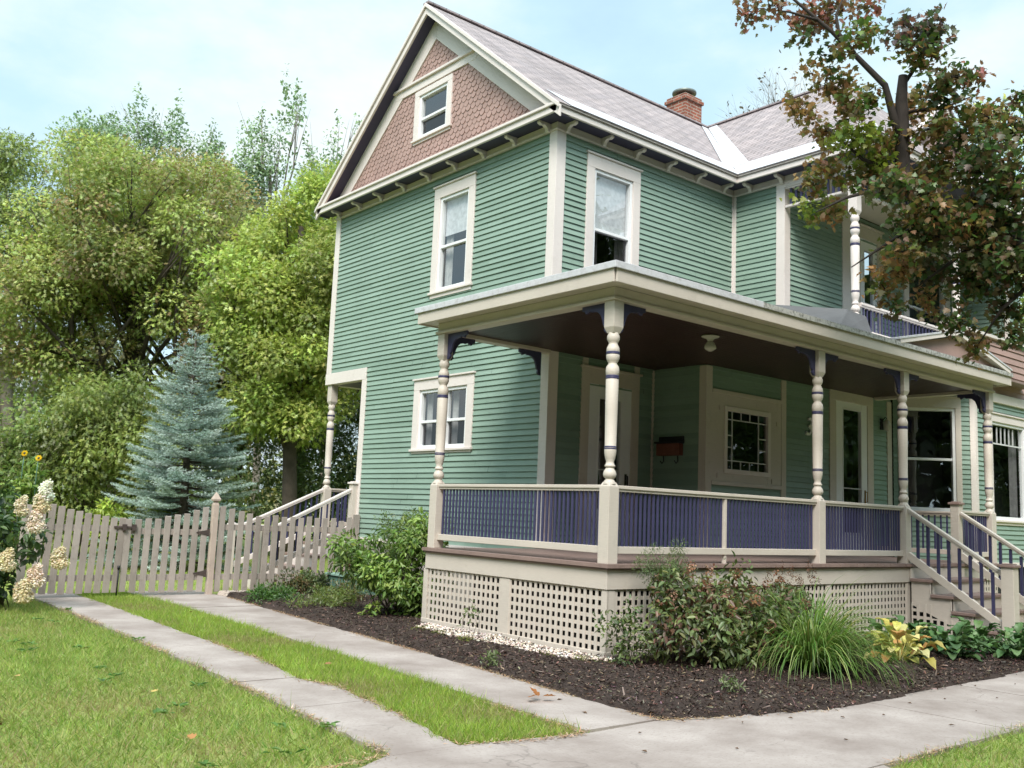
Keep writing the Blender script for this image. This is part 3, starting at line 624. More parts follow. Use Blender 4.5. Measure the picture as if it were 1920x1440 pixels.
# small gablet on the hip
mb = MB(); gx, gyy = 9.1, .95
mb.prism([(gx-1.15, 7.95), (gx+1.15, 7.95), (gx, 8.95)], Frame((0, gyy), (1, 0), (0, -1)), -1.4, 0); gb = mb.build('gablet', BROWN, house)
mb = MB(); mb.bar((gx-1.35, gyy-.1, 7.85), (gx, gyy-.1, 9.03), .12, .14); mb.bar((gx, gyy-.1, 9.03), (gx+1.35, gyy-.1, 7.85), .12, .14); mb.build('bargeboard', CREAM, gb, bevel=.01)
mb = MB(); slab(mb, [(gx-1.4, gyy-.2, 7.9), (gx, gyy-.2, 9.1), (gx, 2.6, 9.1), (gx-1.4, 2.0, 7.9)], .03); slab(mb, [(gx+1.4, gyy-.2, 7.9), (gx, gyy-.2, 9.1), (gx, 2.6, 9.1), (gx+1.4, 2.0, 7.9)], .03); mb.build('gablet_roof', ROOF, gb, uv=True)
# chimney
mb = MB(); cx0, cx1, cy0, cy1 = 8.36, 8.92, 6.20, 6.74
mb.box(cx0, cx1, cy0, cy1, 9.4, 10.66); mb.box(cx0-.035, cx1+.035, cy0-.035, cy1+.035, 10.66, 10.735); mb.box(cx0, cx1, cy0, cy1, 10.735, 10.80)
chim = mb.build('chimney', BRICK, house, uv=True)
mb = MB(); mb.lathe(((cx0+cx1)/2, (cy0+cy1)/2, 10.80), [(0, .17), (.10, .17)], 18); mb.build('flue', flat('clay_flue', (.33, .2, .15), .9), chim)
mb = MB(); mb.lathe(((cx0+cx1)/2, (cy0+cy1)/2, 10.90), [(0, .25), (.02, .27), (.06, .27), (.075, .24)], 22); mb.build('rain_cap', flat('galvanised', (.2, .22, .2), .5, .6), chim)

# --- windows and doors
window(GS, *H_ATT, cas=.13, head=.10, sill=.08, split=.45, lowmat=SCREEN, cap=False, depth=.6)
window(GW, *H_W2, shade=.40, drapes=True, split=.47, cas=.16, head=.19, sill=.10)
window(GW, *H_TW, units=2, drapes=True, lowmat=SCREEN, split=.46, cas=.16, head=.17, sill=.07)
window(FW, *H_F2, shade=.56, drapes='grey', lowmat=SCREEN, split=.44, cas=.16, head=.2, sill=.1)  # white panel behind the upper pane imitates the sky's reflection
window(PW, 9.77, 11.57, 4.9, 6.85, lowmat=SCREEN, split=.42, cas=.17)
door(PW, 8.08, 8.98, 4.3, 6.85, (8.36, 8.70, 4.9, 6.45), name='balcony_door')
door(FW, 2.44, 3.66, ZF, 3.62, (2.80, 3.30, 1.55, 3.22), name='door')
door(PW, 7.24, 8.62, ZF, 3.82, (7.64, 8.26, 1.35, 3.50), cas=.19, name='front_door')
# boards over the doors, typical of the porch wall panelling
for h in (2.45, 3.55): mb = MB(); mb.fbox(FW, h, h+.11, 3.65, 3.76, -.01, .028); mb.build('door_strip', TAUPE, house)
# leaded window set in a broad panel
ga, gb_, gz0, gz1 = 4.47, 5.50, 2.24, 3.13
mb = MB()
PX0, PX1 = 4.125, 5.855
mb.fbox(PW, PX0, ga, 2.06, 3.36, -.02, .026); mb.fbox(PW, gb_, PX1, 2.06, 3.36, -.02, .026); mb.fbox(PW, ga, gb_, gz1, 3.36, -.02, .0255); mb.fbox(PW, ga, gb_, 2.06, gz0, -.02, .0255)
mb.fbox(PW, PX0, PX1, 3.36, 3.42, -.02, .04); mb.fbox(PW, PX0, PX1, 2.0, 2.06, -.02, .045)
lw = mb.build('leaded_window', TAUPE, house, bevel=.004)
mb = MB()
for (p, q, r, s) in ((ga-.06, ga+.01, gz0-.06, gz1+.06), (gb_-.01, gb_+.06, gz0-.06, gz1+.06), (ga+.01, gb_-.01, gz1-.01, gz1+.06), (ga+.01, gb_-.01, gz0-.06, gz0+.01)): mb.fbox(PW, p, q, r, s, -.03, .042)
mb.build('sash_frame', CREAM, lw, bevel=.004)
mb = MB(); t = .008; W_ = gb_-ga; Hh = gz1-gz0
v1, v2 = ga+.16*W_, ga+.80*W_; q1, q2 = gz0+.155*Hh, gz0+.85*Hh
for x in (v1, v2): mb.fbox(PW, x-t, x+t, gz0, gz1, -.012, .006)
for z in (q1, q2): mb.fbox(PW, ga, gb_, z-t, z+t, -.0115, .0055)
for x in (ga+.37*W_, ga+.585*W_): mb.fbox(PW, x-t, x+t, gz0, q1, -.011, .005); mb.fbox(PW, x-t, x+t, q2, gz1, -.011, .005)
for z in (gz0+.38*Hh, gz0+.58*Hh): mb.fbox(PW, v2, gb_, z-t, z+t, -.011, .005); mb.fbox(PW, ga, v1, z-t, z+t, -.011, .005)
mb.build('lead_came', LEAD, lw)
mb = MB(); mb.quad(PW.P(ga, gz0, -.004), PW.P(gb_, gz0, -.004), PW.P(gb_, gz1, -.004), PW.P(ga, gz1, -.004)); mb.build('pane', glassmat('leaded_glass', (.5, .5, .52), .10), lw)
mb = MB(); mb.fbox(PW, ga-.1, gb_+.1, gz0-.1, gz1+.1, -.5, -.45); mb.build('room_lining', DARK, lw)
for x, z in ((PX1-.25, gz0-.12), (PX0+.13, gz0-.1), (PX1-.13, gz1-.1), (PX0+.17, gz1+.02)): mb = MB(); mb.fbox(PW, x-.007, x+.007, z-.035, z+.035, .026, .04); mb.build('shutter_hook', TAUPE, lw)
window(CW, .10, 1.19, 1.72, 3.86, split=.50, cas=.10, head=.19, sill=.09, castmat=TAUPE, depth=.9)
gr = [(11.1+i*.17-.008, 11.1+i*.17+.008, 3.12, 3.44) for i in range(1, 6)] + [(11.0, 12.36, 3.11, 3.135)]
window(RW, 10.80, 12.50, 1.62, 3.66, split=.02, cas=.14, head=.14, sill=.09, drapes='grey', grid=gr, depth=1.0)

# ------------------------------------------------------------------ porch
X1, X2, X3, X4 = 3.79, 5.95, 7.53, 8.65
ZB = 3.72
mb = MB()
n = 0
x = -.12
while x < 8.76:                               # floor boards run out to the edge
    x1 = min(x+.083, 8.78); y1 = YF+.1 if x < XV else Y2
    if x > 8.6: y1 = 1.95
    mb.box(x+.0015, x1-.0015, -.12+random.uniform(-.004, .004), y1 if x > XG else YF+.12, .952, .99); x = x1
mb.build('porch_floor', DECK, house)
mb = MB(); mb.box(-.10, -.07, -.07, YF+.1, .93, .951); mb.box(-.10, 8.76, -.10, -.07, .93, .951); mb.build('nosing', DECK, house, bevel=.006)
mb = MB(); mb.box(-.075, -.045, -.045, YF+.09, .735, .929); mb.box(-.075, 8.74, -.075, -.045, .735, .929); mb.build('porch_skirt_board', TAUPE, house, bevel=.004)
def lattice(fr, h0, h1, z0, z1, sp=.0845, sw=.039):
    mb = MB(); h = h0
    nh = max(1, round((h1-h0)/sp)); s = (h1-h0)/nh
    for k in range(nh+1): c = h0+k*s; mb.fbox(fr, max(h0, c-sw/2), min(h1, c+sw/2), z0, z1, 0, .009)
    nz_ = max(1, round((z1-z0)/.0885)); s = (z1-z0)/nz_
    for k in range(nz_+1): c = z0+k*s; mb.fbox(fr, h0, h1, max(z0, c-sw/2), min(z1, c+sw/2), -.009, -.0005)
    return mb.build('lattice_panel', TAUPE, house)
LF = Frame((-.045, 0), (0, 1), (-1, 0)); FF = Frame((0, -.045), (1, 0), (0, -1))
ZL0, ZL1 = .10, .732
lattice(LF, -.0, 1.46, ZL0, ZL1); lattice(LF, 1.64, YF+.08, ZL0, ZL1)
for a, b in ((.0, 1.9), (2.0, 3.9), (4.0, X2-.06), (X3+.1, X4+.1)): lattice(FF, a, b, ZL0, ZL1)
mb = MB()
mb.fbox(LF, 1.46, 1.64, ZL0-.06, ZL1, -.012, .018); mb.fbox(LF, -.045-.018, .0, ZL0-.1, ZL1, -.012, .017); mb.fbox(LF, YF+.04, YF+.13, ZL0-.1, ZL1, -.012, .018)
mb.fbox(LF, -.062, YF+.13, -.08, ZL0+.02, -.014, .026)
mb.fbox(FF, -.044, .06, ZL0, ZL1, -.012, .018); mb.fbox(FF, 1.9, 2.0, ZL0-.06, ZL1, -.012, .018); mb.fbox(FF, 3.9, 4.0, ZL0-.06, ZL1, -.012, .018); mb.fbox(FF, X2-.06, X2+.04, 0, ZL1, -.012, .018); mb.fbox(FF, X3, X3+.1, 0, ZL1, -.012, .018)
mb.fbox(FF, -.044, X2, -.08, ZL0+.02, -.014, .026); mb.fbox(FF, X3, X4+.1, -.08, ZL0+.02, -.014, .026)
mb.build('lattice_frame', TAUPE, house, bevel=.003)
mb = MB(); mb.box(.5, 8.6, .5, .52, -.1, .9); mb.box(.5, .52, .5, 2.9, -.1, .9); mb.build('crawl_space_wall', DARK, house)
# turned posts
SQ = .0725
PROF = [(1.795, SQ*.98), (1.835, .052), (1.85, .040), (1.858, .05), (1.875, .066), (1.90, .071), (1.93, .062), (1.955, .046), (1.968, .040), (1.975, .055), (1.99, .057), (2.0, .045), (2.03, .041), (2.06, .052), (2.11, .062), (2.15, .064)]
PROF2 = [(2.195, .060), (2.55, .0655), (2.885, .068)]
PROF3 = [(2.935, .069), (2.98, .072), (3.02, .066), (3.045, .048), (3.062, .046), (3.08, .06), (3.11, .07), (3.145, .071)]
PROF4 = [(3.185, .071), (3.22, .067), (3.255, .05), (3.27, .046), (3.285, .055), (3.31, .067), (3.345, .067), (3.37, .055), (3.39, .05)]
def post(px, py, z_off=0.0, name='porch_post', scale=1.0, zsq=ZF, mat=TAUPE, top=ZB):
    mb = MB(); c = (px, py, z_off)
    f = lambda p: [(z_, r_) for z_, r_ in p]
    mb.box(px-SQ, px+SQ, py-SQ, py+SQ, zsq, 1.77+z_off)
    def cham(za, ra, zb2, rb): mb.hexa([(px-ra, py-ra, za), (px+ra, py-ra, za), (px+ra, py+ra, za), (px-ra, py+ra, za), (px-rb, py-rb, zb2), (px+rb, py-rb, zb2), (px+rb, py+rb, zb2), (px-rb, py+rb, zb2)])
    cham(1.77+z_off, SQ, 1.82+z_off, SQ*.66); cham(3.375+z_off, SQ*.66, 3.435+z_off, SQ)
    mb.box(px-SQ, px+SQ, py-SQ, py+SQ, 3.435+z_off, top)
    # one continuous turning; painted rings are separate bands
    full = PROF + [(2.153, .0635), (2.192, .0615)] + PROF2 + [(2.888, .0665), (2.932, .0665)] + PROF3 + [(3.148, .0695), (3.182, .0695)] + PROF4
    mb.lathe(c, full, 18)
    p = mb.build(name, mat, house, bevel=.004)
    for a, b, r_ in ((2.153, 2.190, .0645), (2.890, 2.930, .0705), (3.150, 3.180, .0735)):
        mb = MB(); mb.lathe(c, [(a, r_-.004), (a+.003, r_), ((a+b)/2-.005, r_+.001), ((a+b)/2, r_-.003), ((a+b)/2+.005, r_+.001), (b-.003, r_), (b, r_-.004)], 18)
        mb.build('painted_ring', NAVY, p)
    return p
for px, py in ((0, 0), (0, YF), (X1, 0), (X2, 0), (X4, 0)): post(px, py)
for px, py in ((X2, .727), (9.2, .727)): post(px, py, 2.85, 'balcony_post', zsq=4.30, mat=CREAM, top=7.0)
# corner brackets
bk = [(0, 0), (.40, 0), (.40, -.045), (.36, -.055), (.345, -.085), (.31, -.07), (.285, -.055), (.25, -.075), (.22, -.07), (.16, -.085), (.115, -.125), (.09, -.18), (.075, -.235), (.05, -.26), (.06, -.295), (.03, -.325), (0, -.33)]
def corner_bracket(px, py, d):
    fr = Frame((px, py), d, (-d[1], d[0])); mb = MB(); mb.prism([(SQ+h, ZB-.002+z) for h, z in bk], fr, -.016, .016); return mb.build('corner_bracket', NAVY, house, bevel=.003)
for px, ds in ((0, ((1, 0), (0, 1))), (X1, ((-1, 0), (1, 0))), (X2, ((-1, 0), (1, 0))), (X4, ((-1, 0), (0, 1)))):
    for d in ds: corner_bracket(px, 0, d)
corner_bracket(0, YF, (0, -1)); corner_bracket(0, YF, (1, 0)); corner_bracket(XG-SQ-.02, YF-.0, (-1, 0))
# beam, moulding, soffit, fascia
mb = MB()
mb.box(-.075, 8.725, -.075, .075, ZB, 3.862); mb.box(-.075, .075, .075, YF+.075, ZB, 3.862); mb.box(.075, XG-.035, YF-.07, YF+.07, ZB, 3.862); mb.box(8.58, 8.725, .075, 1.93, ZB, 3.862)
mb.build('porch_beam', TAUPE, house, bevel=.005)
mb = MB()
mb.box(-.10, 8.75, -.10, -.075, ZB+.0, ZB+.035); mb.box(-.10, -.075, -.075, YF+.10, ZB, ZB+.035); mb.box(-.075, XG-.04, YF+.075, YF+.10, ZB, ZB+.035); mb.build('beam_moulding', TAUPE, house, bevel=.008)
mb = MB(); PO = .285
mb.box(-PO+.03, 8.93-.03, -PO+.03, -.075, 3.862, 3.872); mb.box(-PO+.03, -.075, -.075, YF+PO-.03, 3.8621, 3.872); mb.box(-.075, XG-.04, YF+.075, YF+PO-.03, 3.862, 3.872); mb.build('porch_soffit', TAUPE, house)
mb = MB()
mb.box(-PO+.03, 8.9, -PO+.005, -PO+.03, 3.845, 3.99); mb.box(-PO+.005, -PO+.03, -PO+.03, YF+PO-.03, 3.845, 3.99); mb.box(-PO+.03, XG-.04, YF+PO-.03, YF+PO-.005, 3.845, 3.99); mb.box(8.9, 8.925, -PO+.005, 2.0, 3.845, 3.99)
mb.build('porch_fascia', TAUPE, house, bevel=.005)
mb = MB()
mb.box(-PO-.02, -PO+.0, -PO-.02, YF+PO+.02, 3.985, 4.06); mb.box(-PO, XG-.04, YF+PO, YF+PO+.02, 3.985, 4.06); mb.box(-PO, 2.2, -PO-.02, -PO, 3.985, 4.06); mb.build('drip_edge', METAL, house, bevel=.006)
mb = MB(); mb.box(2.2, 8.95, -PO-.02, -PO, 3.985, 4.055); mb.box(8.93, 8.95, -PO, 2.0, 3.985, 4.055); mb.build('drip_edge', MOSSY, house, bevel=.006)
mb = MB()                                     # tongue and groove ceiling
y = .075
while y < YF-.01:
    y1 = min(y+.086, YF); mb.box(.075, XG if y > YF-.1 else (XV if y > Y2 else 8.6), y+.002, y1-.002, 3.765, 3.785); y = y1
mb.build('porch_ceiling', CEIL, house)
mb = MB(); ps = .215; zt = 4.052
def pz(x, y): return zt + ps*min(x+PO, y+PO, )
hx = -PO + (YF+PO)
mb.quad((-PO-.02, -PO-.02, zt), (hx, YF, zt+ps*(YF+PO)), (XI, YF, zt+ps*(YF+PO)), (XI, -PO-.02, zt))
mb.quad((XI, -PO-.02, zt), (XI, Y2, zt+ps*(Y2+PO)), (8.95, Y2, zt+ps*(Y2+PO)), (8.95, -PO-.02, zt))
mb.quad((-PO-.02, -PO-.02, zt), (-PO-.02, YF+PO+.02, zt), (XG, YF+PO+.02, zt+ps*(XG+PO)), (XG, YF, zt+ps*(XG+PO)), (hx, YF, zt+ps*(YF+PO)))
mb.quad((-PO-.02, YF+PO+.02, zt), (XG, YF+PO+.02, zt), (XG, YF+PO+.02, zt+ps*(XG+PO)))
mb.build('porch_roof', TAR, house)
# roll-roofed curb at the foot of the balcony
mb = MB(); mb.hexa([(4.70, .30, 4.10), (6.06, .42, 4.10), (6.06, 2.0, 4.42), (4.70, 2.0, 4.42), (5.50, .60, 4.66), (6.05, .60, 4.64), (6.05, 1.98, 4.86), (5.30, 1.98, 4.90)]); mb.box(5.62, XI-.004, 1.96, 2.28, 4.4, 4.94); mb.build('roof_curb', TAR, house, bevel=.02)
# balcony: floor, apron, railing, spindle frieze, ceiling
mb = MB(); mb.box(XI-.08, 12.3, .64, Y2, 4.26, 4.30); mb.build('balcony_floor', DECK, house)
mb = MB(); mb.box(XI-.08, 9.3, .62, .66, 4.27, 4.42); mb.box(XI-.08, XI-.045, .66, Y2-.04, 4.3, 4.45); mb.build('balcony_apron', CREAM, house, bevel=.006)
mb = MB(); mb.box(XI+.02, 12.3, .72, Y2, 7.02, 7.035); mb.build('balcony_ceiling', TAUPE, house)
mb = MB(); mb.box(XI-.045, 12.35, .68, .77, 6.98, 7.2); mb.box(XI-.044, XI+.04, .77, Y2-.035, 6.98, 7.2); mb.build('balcony_beam', CREAM, house, bevel=.005)
def rail(a, b, base_z, z_top, name='railing', bal_mat=NAVY, sp=.067, bw=.028, top_w=.085, low=.10, lowh=.075, sub='baluster', mat=TAUPE):
    """straight balustrade between two points (top centres); z_top / base_z per end"""
    a = Vector(a); b = Vector(b); (za, zb2) = z_top; (ba, bb) = base_z
    mb = MB()
    A = Vector((a.x, a.y, za)); B = Vector((b.x, b.y, zb2))
    mb.bar(A - Vector((0, 0, .018)), B - Vector((0, 0, .018)), top_w, .036); mb.bar(A - Vector((0, 0, .05)), B - Vector((0, 0, .05)), .055, .03)
    A2 = Vector((a.x, a.y, ba)); B2 = Vector((b.x, b.y, bb)); mb.bar(A2 + Vector((0, 0, low+lowh/2)), B2 + Vector((0, 0, low+lowh/2)), .06, lowh)
    r_ = mb.build(name, mat, house, bevel=.005)
    Lh = (b-a).length; nn = max(2, int(Lh/sp)); src = None
    sl_ = (zb2-za)
    for k in range(1, nn):
        t_ = k/nn; p = a.lerp(b, t_); z0 = ba+(bb-ba)*t_+low+lowh-.004; z1 = za+sl_*t_-.055
        if src is None:
            mb = MB(); d = (b-a).normalized(); fr = Frame((p.x, p.y), (d.x, d.y), (-d.y, d.x))
            ds = sl_/Lh*bw/2
            mb.fbox(fr, -bw/2, bw/2, z0, z1, -bw*.35, bw*.35)
            src = mb.build(sub, bal_mat, r_, bevel=.003); p0 = p; z00 = z0
        else: inst(src, r_, (p.x-p0.x, p.y-p0.y, z0-z00))
    return r_
rail((0, SQ, 0), (0, YF-SQ, 0), (ZF, ZF), (1.79, 1.79)); rail((SQ, 0, 0), (X1-SQ, 0, 0), (ZF, ZF), (1.79, 1.79)); rail((X1+SQ, 0, 0), (X2-SQ, 0, 0), (ZF, ZF), (1.79, 1.79))
rail((X3+.065, 0, 0), (X4-SQ, 0, 0), (ZF, ZF), (1.79, 1.79)); rail((X4, SQ, 0), (X4, 1.93, 0), (ZF, ZF), (1.79, 1.79), sp=.1)
mb = MB(); mb.bar((X1/2, 0.0, ZF), (X1/2, 0.0, 1.74), .04, .04, up=(1, 0, 0)); mb.build('rail_support', TAUPE, house, bevel=.003)
rail((XI+SQ, .70, 0), (9.2-SQ, .70, 0), (4.36, 4.36), (4.86, 4.86), 'balcony_railing', sp=.105, low=.04, lowh=.05, mat=CREAM); 
rail((XI+.0, .8, 0), (XI+.0, Y2-.04, 0), (6.62, 6.62), (7.0, 7.0), 'spindle_frieze', sp=.095, low=0.0, lowh=.04, mat=CREAM, sub='spindle', bw=.04)
rail((XI+SQ, .74, 0), (9.2, .74, 0), (6.62, 6.62), (7.0, 7.0), 'spindle_frieze', sp=.095, low=0.0, lowh=.04, mat=CREAM, sub='spindle', bw=.04)
# pediment over the stairs
mb = MB(); pa, pb, pcx, pz0, pz1 = 5.42, 8.78, 7.10, 4.06, 4.42
mb.prism([(pa+.1, pz0), (pb-.1, pz0), (pcx, pz1-.04)], Frame((0, -.22), (1, 0), (0, -1)), -.9, 0); ped = mb.build('pediment', BROWN, house)
mb = MB(); yy = -.26
mb.bar((pa-.06, yy, pz0+.0), (pcx, yy, pz1+.02), .10, .075); mb.bar((pcx, yy, pz1+.02), (pb+.06, yy, pz0), .10, .075); mb.build('bargeboard', CREAM, ped, bevel=.006)
mb = MB(); slab(mb, [(pa-.1, yy-.06, pz0+.04), (pcx, yy-.06, pz1+.065), (pcx, .66, pz1+.065), (pa-.1, .66, pz0+.04)], .02); slab(mb, [(pb+.1, yy-.06, pz0+.04), (pcx, yy-.06, pz1+.065), (pcx, .66, pz1+.065), (pb+.1, .66, pz0+.04)], .02); mb.build('pediment_roof', METAL, ped)
# front steps
st = MB(); rs = .198; rn = .285
for k in range(1, 5):
    z = ZF-rs*k; y = -.10-rn*(k-1)
    st.box(X2-.04, X3+.04, y-rn-.03, y, z-.04, z)
steps = st.build('front_steps', DECK, house, bevel=.006)
mb = MB()
for k in range(1, 6):
    z = ZF-rs*(k-1)-.04; y = -.10-rn*(k-1); mb.box(X2-.01, X3+.01, y, y+.02, z-rs+.041 if k < 5 else -.05, z-.001)
mb.build('riser', TAUPE, steps)
for xx in (X2+.0, X3-.03):
    mb = MB(); fr = Frame((xx, 0), (0, -1), (-1, 0)); poly = [(.1, .0), (.1, ZF-.05)]
    for k in range(1, 5): z = ZF-rs*k-.041; poly += [(.1+rn*(k-1), z), (.1+rn*k, z)]
    poly += [(.1+rn*4, 0)]
    low = [(.1+rn*4, 0.0), (.1+rn*4-.12, 0.0), (.1, ZF-rs-.36)]
    mb.prism(poly[2:-1] + low, fr, -.03, 0); mb.build('stringer', TAUPE, steps)
    for k in range(1, 4):
        zt_ = ZF-rs*k-.05-.24; zt_ = ZF-rs-.36-(k-.5)*rn*.66
        if zt_ > .05: lattice(fr, .1+rn*(k-1), .1+rn*k, -.02, zt_+.12)
for xx in (X2, X3):
    rail((xx, -.06, 0), (xx, -1.36, 0), (ZF+.0, ZF-.86), (1.77, .96), 'stair_railing', sp=.135, bw=.04, low=.07, lowh=.10, top_w=.075)
def newel(px, py, z0, z1, s, name='newel_post', capmat=DECK, mat=TAUPE):
    mb = MB(); mb.box(px-s, px+s, py-s, py+s, z0, z1); o = mb.build(name, mat, house, bevel=.006)
    mb = MB(); mb.box(px-s-.025, px+s+.025, py-s-.025, py+s+.025, z1, z1+.035); mb.box(px-s+.01, px+s-.01, py-s+.01, py+s-.01, z1+.035, z1+.05); mb.build('cap', capmat, o, bevel=.008)
newel(X2, -1.43, -.1, 1.03, .08); newel(X3, -1.43, -.1, 1.03, .08); newel(X3, 0, .99, 1.87, .065)

# rear porch let into the back corner
mb = MB(); mb.fbox(GW, 7.95, YB+.05, 3.755, 3.97, -.12, .036); mb.fbox(GW, 7.93, 8.08, .90, 3.755, -.12, .034); mb.box(XG+.05, 3.8, YB-.14, YB+.03, 3.755, 3.97); mb.build('rear_porch_casing', CREAM, house, bevel=.005)
mb = MB(); mb.box(XG+.1, 3.9, 7.95, YB, 3.86, 3.88); mb.build('rear_porch_ceiling', PLUM, house)
mb = MB(); mb.box(XG+.06, 3.9, 7.9, YB+.05, .94, .99); mb.build('rear_porch_floor', DECK, house)
mb = MB(); siding(mb, Frame((0, 7.95), (1, 0), (0, 1)), XG+.1, 3.9, .99, 3.86); siding(mb, Frame((3.9, 0), (0, 1), (-1, 0)), 7.95, YB, .99, 3.86); mb.build('rear_porch_siding', GREEN, house)
post(XG+.07, 9.31, .0, 'porch_post', top=3.76)
rail((XG+.07+SQ, 9.31, 0), (3.9, 9.31, 0), (ZF, ZF), (1.79, 1.79), sp=.09)
newel(XG-.06, 8.06, .95, 1.86, .07, capmat=CREAM)
for yy in (8.06, 9.31): rail((XG-.13 if yy < 9 else XG, yy, 0), (.12, yy, 0), (ZF, ZF-.72), (1.78, 1.02), 'stair_railing', sp=.11, top_w=.07, low=.05, lowh=.09, mat=CREAM)
newel(.07, 8.06, -.1, 1.05, .05, capmat=CREAM); newel(.07, 9.31, -.1, 1.05, .05, capmat=CREAM)
mb = MB()
for k in range(1, 5):
    z = ZF-rs*k; x = XG-.02-.36*(k-1); mb.box(x-.39, x, 8.08, 9.29, z-.04, z)
rst = mb.build('rear_steps', DECK, house)
mb = MB()
for k in range(1, 6):
    z = ZF-rs*(k-1)-.04; x = XG-.02-.36*(k-1); mb.box(x-.02, x, 8.09, 9.28, (z-rs+.041) if k < 5 else -.05, z-.001)
mb.build('riser', CREAM, rst)

# ------------------------------------------------------------------ small things on the porch
t = thing('porch_lamp', (2.27, .54, 3.765), 'white porcelain bulb fixture hanging under the dark porch ceiling', 'lamp')
mb = MB(); mb.lathe((2.27, .54, 3.60), [(.165, .09), (.15, .115), (.135, .105), (.12, .05), (.085, .03)], 20); mb.build('ceiling_rose', PORCELAIN, t)
mb = MB(); mb.lathe((2.27, .54, 3.56), [(.125, .03), (.11, .05), (.07, .07), (.04, .075), (.02, .055), (.0, .02)], 20); mb.build('lamp_shade', PORCELAIN, t)
mbx = thing('mailbox', (XV-.02, 2.62, 2.45), 'dark lidded mailbox with a reddish front on the green wall beside the porch door', 'mailbox')
F_ = VW; mb = MB(); mb.prism([(2.40, 2.42), (2.84, 2.42), (2.84, 2.60), (2.40, 2.60)], F_, .016, .13); mb.build('box_body', COPPER, mbx, bevel=.01)
mb = MB(); mb.fbox(F_, 2.38, 2.86, 2.60, 2.71, .014, .05); mb.fbox(F_, 2.38, 2.86, 2.60, 2.625, .05, .16); mb.build('lid', IRON, mbx, bevel=.008)
mb = MB()
for h in (2.48, 2.76): mb.tube([F_.P(h, 2.42, .05), F_.P(h, 2.34, .04), F_.P(h, 2.30, .08), F_.P(h, 2.34, .12)], [.008]*4, 6)
mb.build('newspaper_hook', IRON, mbx)
fc = bpy.data.curves.new('house_number', 'FONT'); fc.body = '3'; fc.size = .42; fc.extrude = .012; fc.bevel_depth = .002; fc.shear = .25; fc.align_x = 'CENTER'
fo = bpy.data.objects.new('digit_curve', fc); COL.objects.link(fo); bpy.context.view_layer.update()
me_ = bpy.data.meshes.new_from_object(fo.evaluated_get(bpy.context.evaluated_depsgraph_get())); bpy.data.objects.remove(fo); me_.materials.clear(); me_.materials.append(WHITE)
fo = bpy.data.objects.new('house_number', me_); COL.objects.link(fo); fo.location = (6.60, Y2-.034, 2.93); fo.rotation_euler = (rad(90), 0, 0)
tag(fo, 'white figure 3 fixed to the green porch wall beside the front door', 'house number')
wl = thing('wall_lantern', (8.92, Y2-.05, 3.3), 'small dark glass lantern on the green wall right of the front door', 'wall lamp')
mb = MB(); mb.fbox(PW, 8.87, 8.97, 3.22, 3.42, .014, .03); mb.tube([PW.P(8.92, 3.38, .03), PW.P(8.92, 3.44, .09), PW.P(8.92, 3.42, .12)], [.009]*3, 6); mb.build('back_plate', IRON, wl)
mb = MB(); mb.lathe(PW.P(8.92, 3.2, .12), [(0, .03), (.03, .055), (.15, .07), (.19, .02), (.21, .008)], 10); mb.build('lantern_glass', PORCELAIN, wl)

# ------------------------------------------------------------------ picket fence and double gate
FY = 7.87
def picket(mb, x, z0, z1, w=.094, y=FY, lean=0.0, t_=.02):
    tp = z1; mb.hexa([(x-w/2, y-t_, z0), (x+w/2, y-t_, z0), (x+w/2, y, z0), (x-w/2, y, z0), (x-w/2+lean, y-t_, tp), (x+w/2+lean, y-t_, tp+random.uniform(-.012, .012)), (x+w/2+lean, y, tp), (x-w/2+lean, y, tp)])
def gate(x0, x1, top, label, lean, hinge_side, nn):
    g = thing('picket_gate', ((x0+x1)/2, FY, 0), label, 'gate', 'double driveway gate')
    for k in range(nn):
        x = x0+.05+(x1-x0-.1)*k/(nn-1); mb = MB(); picket(mb, x, .05+random.uniform(-.01, .015), top((x-x0)/(x1-x0))+random.uniform(-.012, .012), lean=lean); mb.build('picket', FENCE, g, bevel=.003)
    zt_ = (min(top(0), top(1), top(.5)))
    for z in (.27, zt_-.17):
        mb = MB(); mb.box(x0+.02, x1-.02, FY, FY+.035, z-.045, z+.045); mb.build('gate_rail', FENCE, g, bevel=.003)
    hxp = x1 if hinge_side > 0 else x0
    for z in (.33, zt_-.17):
        mb = MB(); fr = Frame((hxp, FY-.022), (-hinge_side, 0), (0, -1)); mb.prism([(-.045, z-.06), (.0, z-.06), (.0, z-.04), (.17, z-.008), (.17, z+.008), (.0, z+.04), (.0, z+.06), (-.045, z+.06)], fr, 0, .006); mb.build('strap_hinge', RUST, g)
    return g
gl = gate(-3.50, -2.28, lambda t: 1.36-.20*min(1, t*1.35), 'left leaf of the weathered picket gate, sagging beside the hydrangea', .035, -1, 10)
gr_ = gate(-2.27, -.99, lambda t: 1.13+.24*t**2, 'right leaf of the picket gate, rising to the pointed gate post', .012, 1, 9)
mb = MB(); mb.box(-2.42, -2.10, FY-.04, FY-.022, 1.0, 1.03); mb.box(-2.30, -2.24, FY-.06, FY-.022, .97, 1.06); mb.box(-2.16, -2.10, FY-.055, FY-.022, .97, 1.06); mb.build('latch', RUST, gr_)
mb = MB(); mb.tube([(-2.30, FY-.035, .02), (-2.30, FY-.035, .40)], [.011, .011], 8); mb.tube([(-2.30, FY-.035, .40), (-2.30, FY-.035, .45)], [.02, .02], 8); mb.build('drop_rod', IRON, gl)
gp = thing('gate_post', (-.86, FY, 0), 'pale wooden gate post with a pointed finial at the right of the gate', 'post')
mb = MB(); s = .046; px = -.875
mb.box(px-s, px+s, FY-s, FY+s, -.2, 1.40)
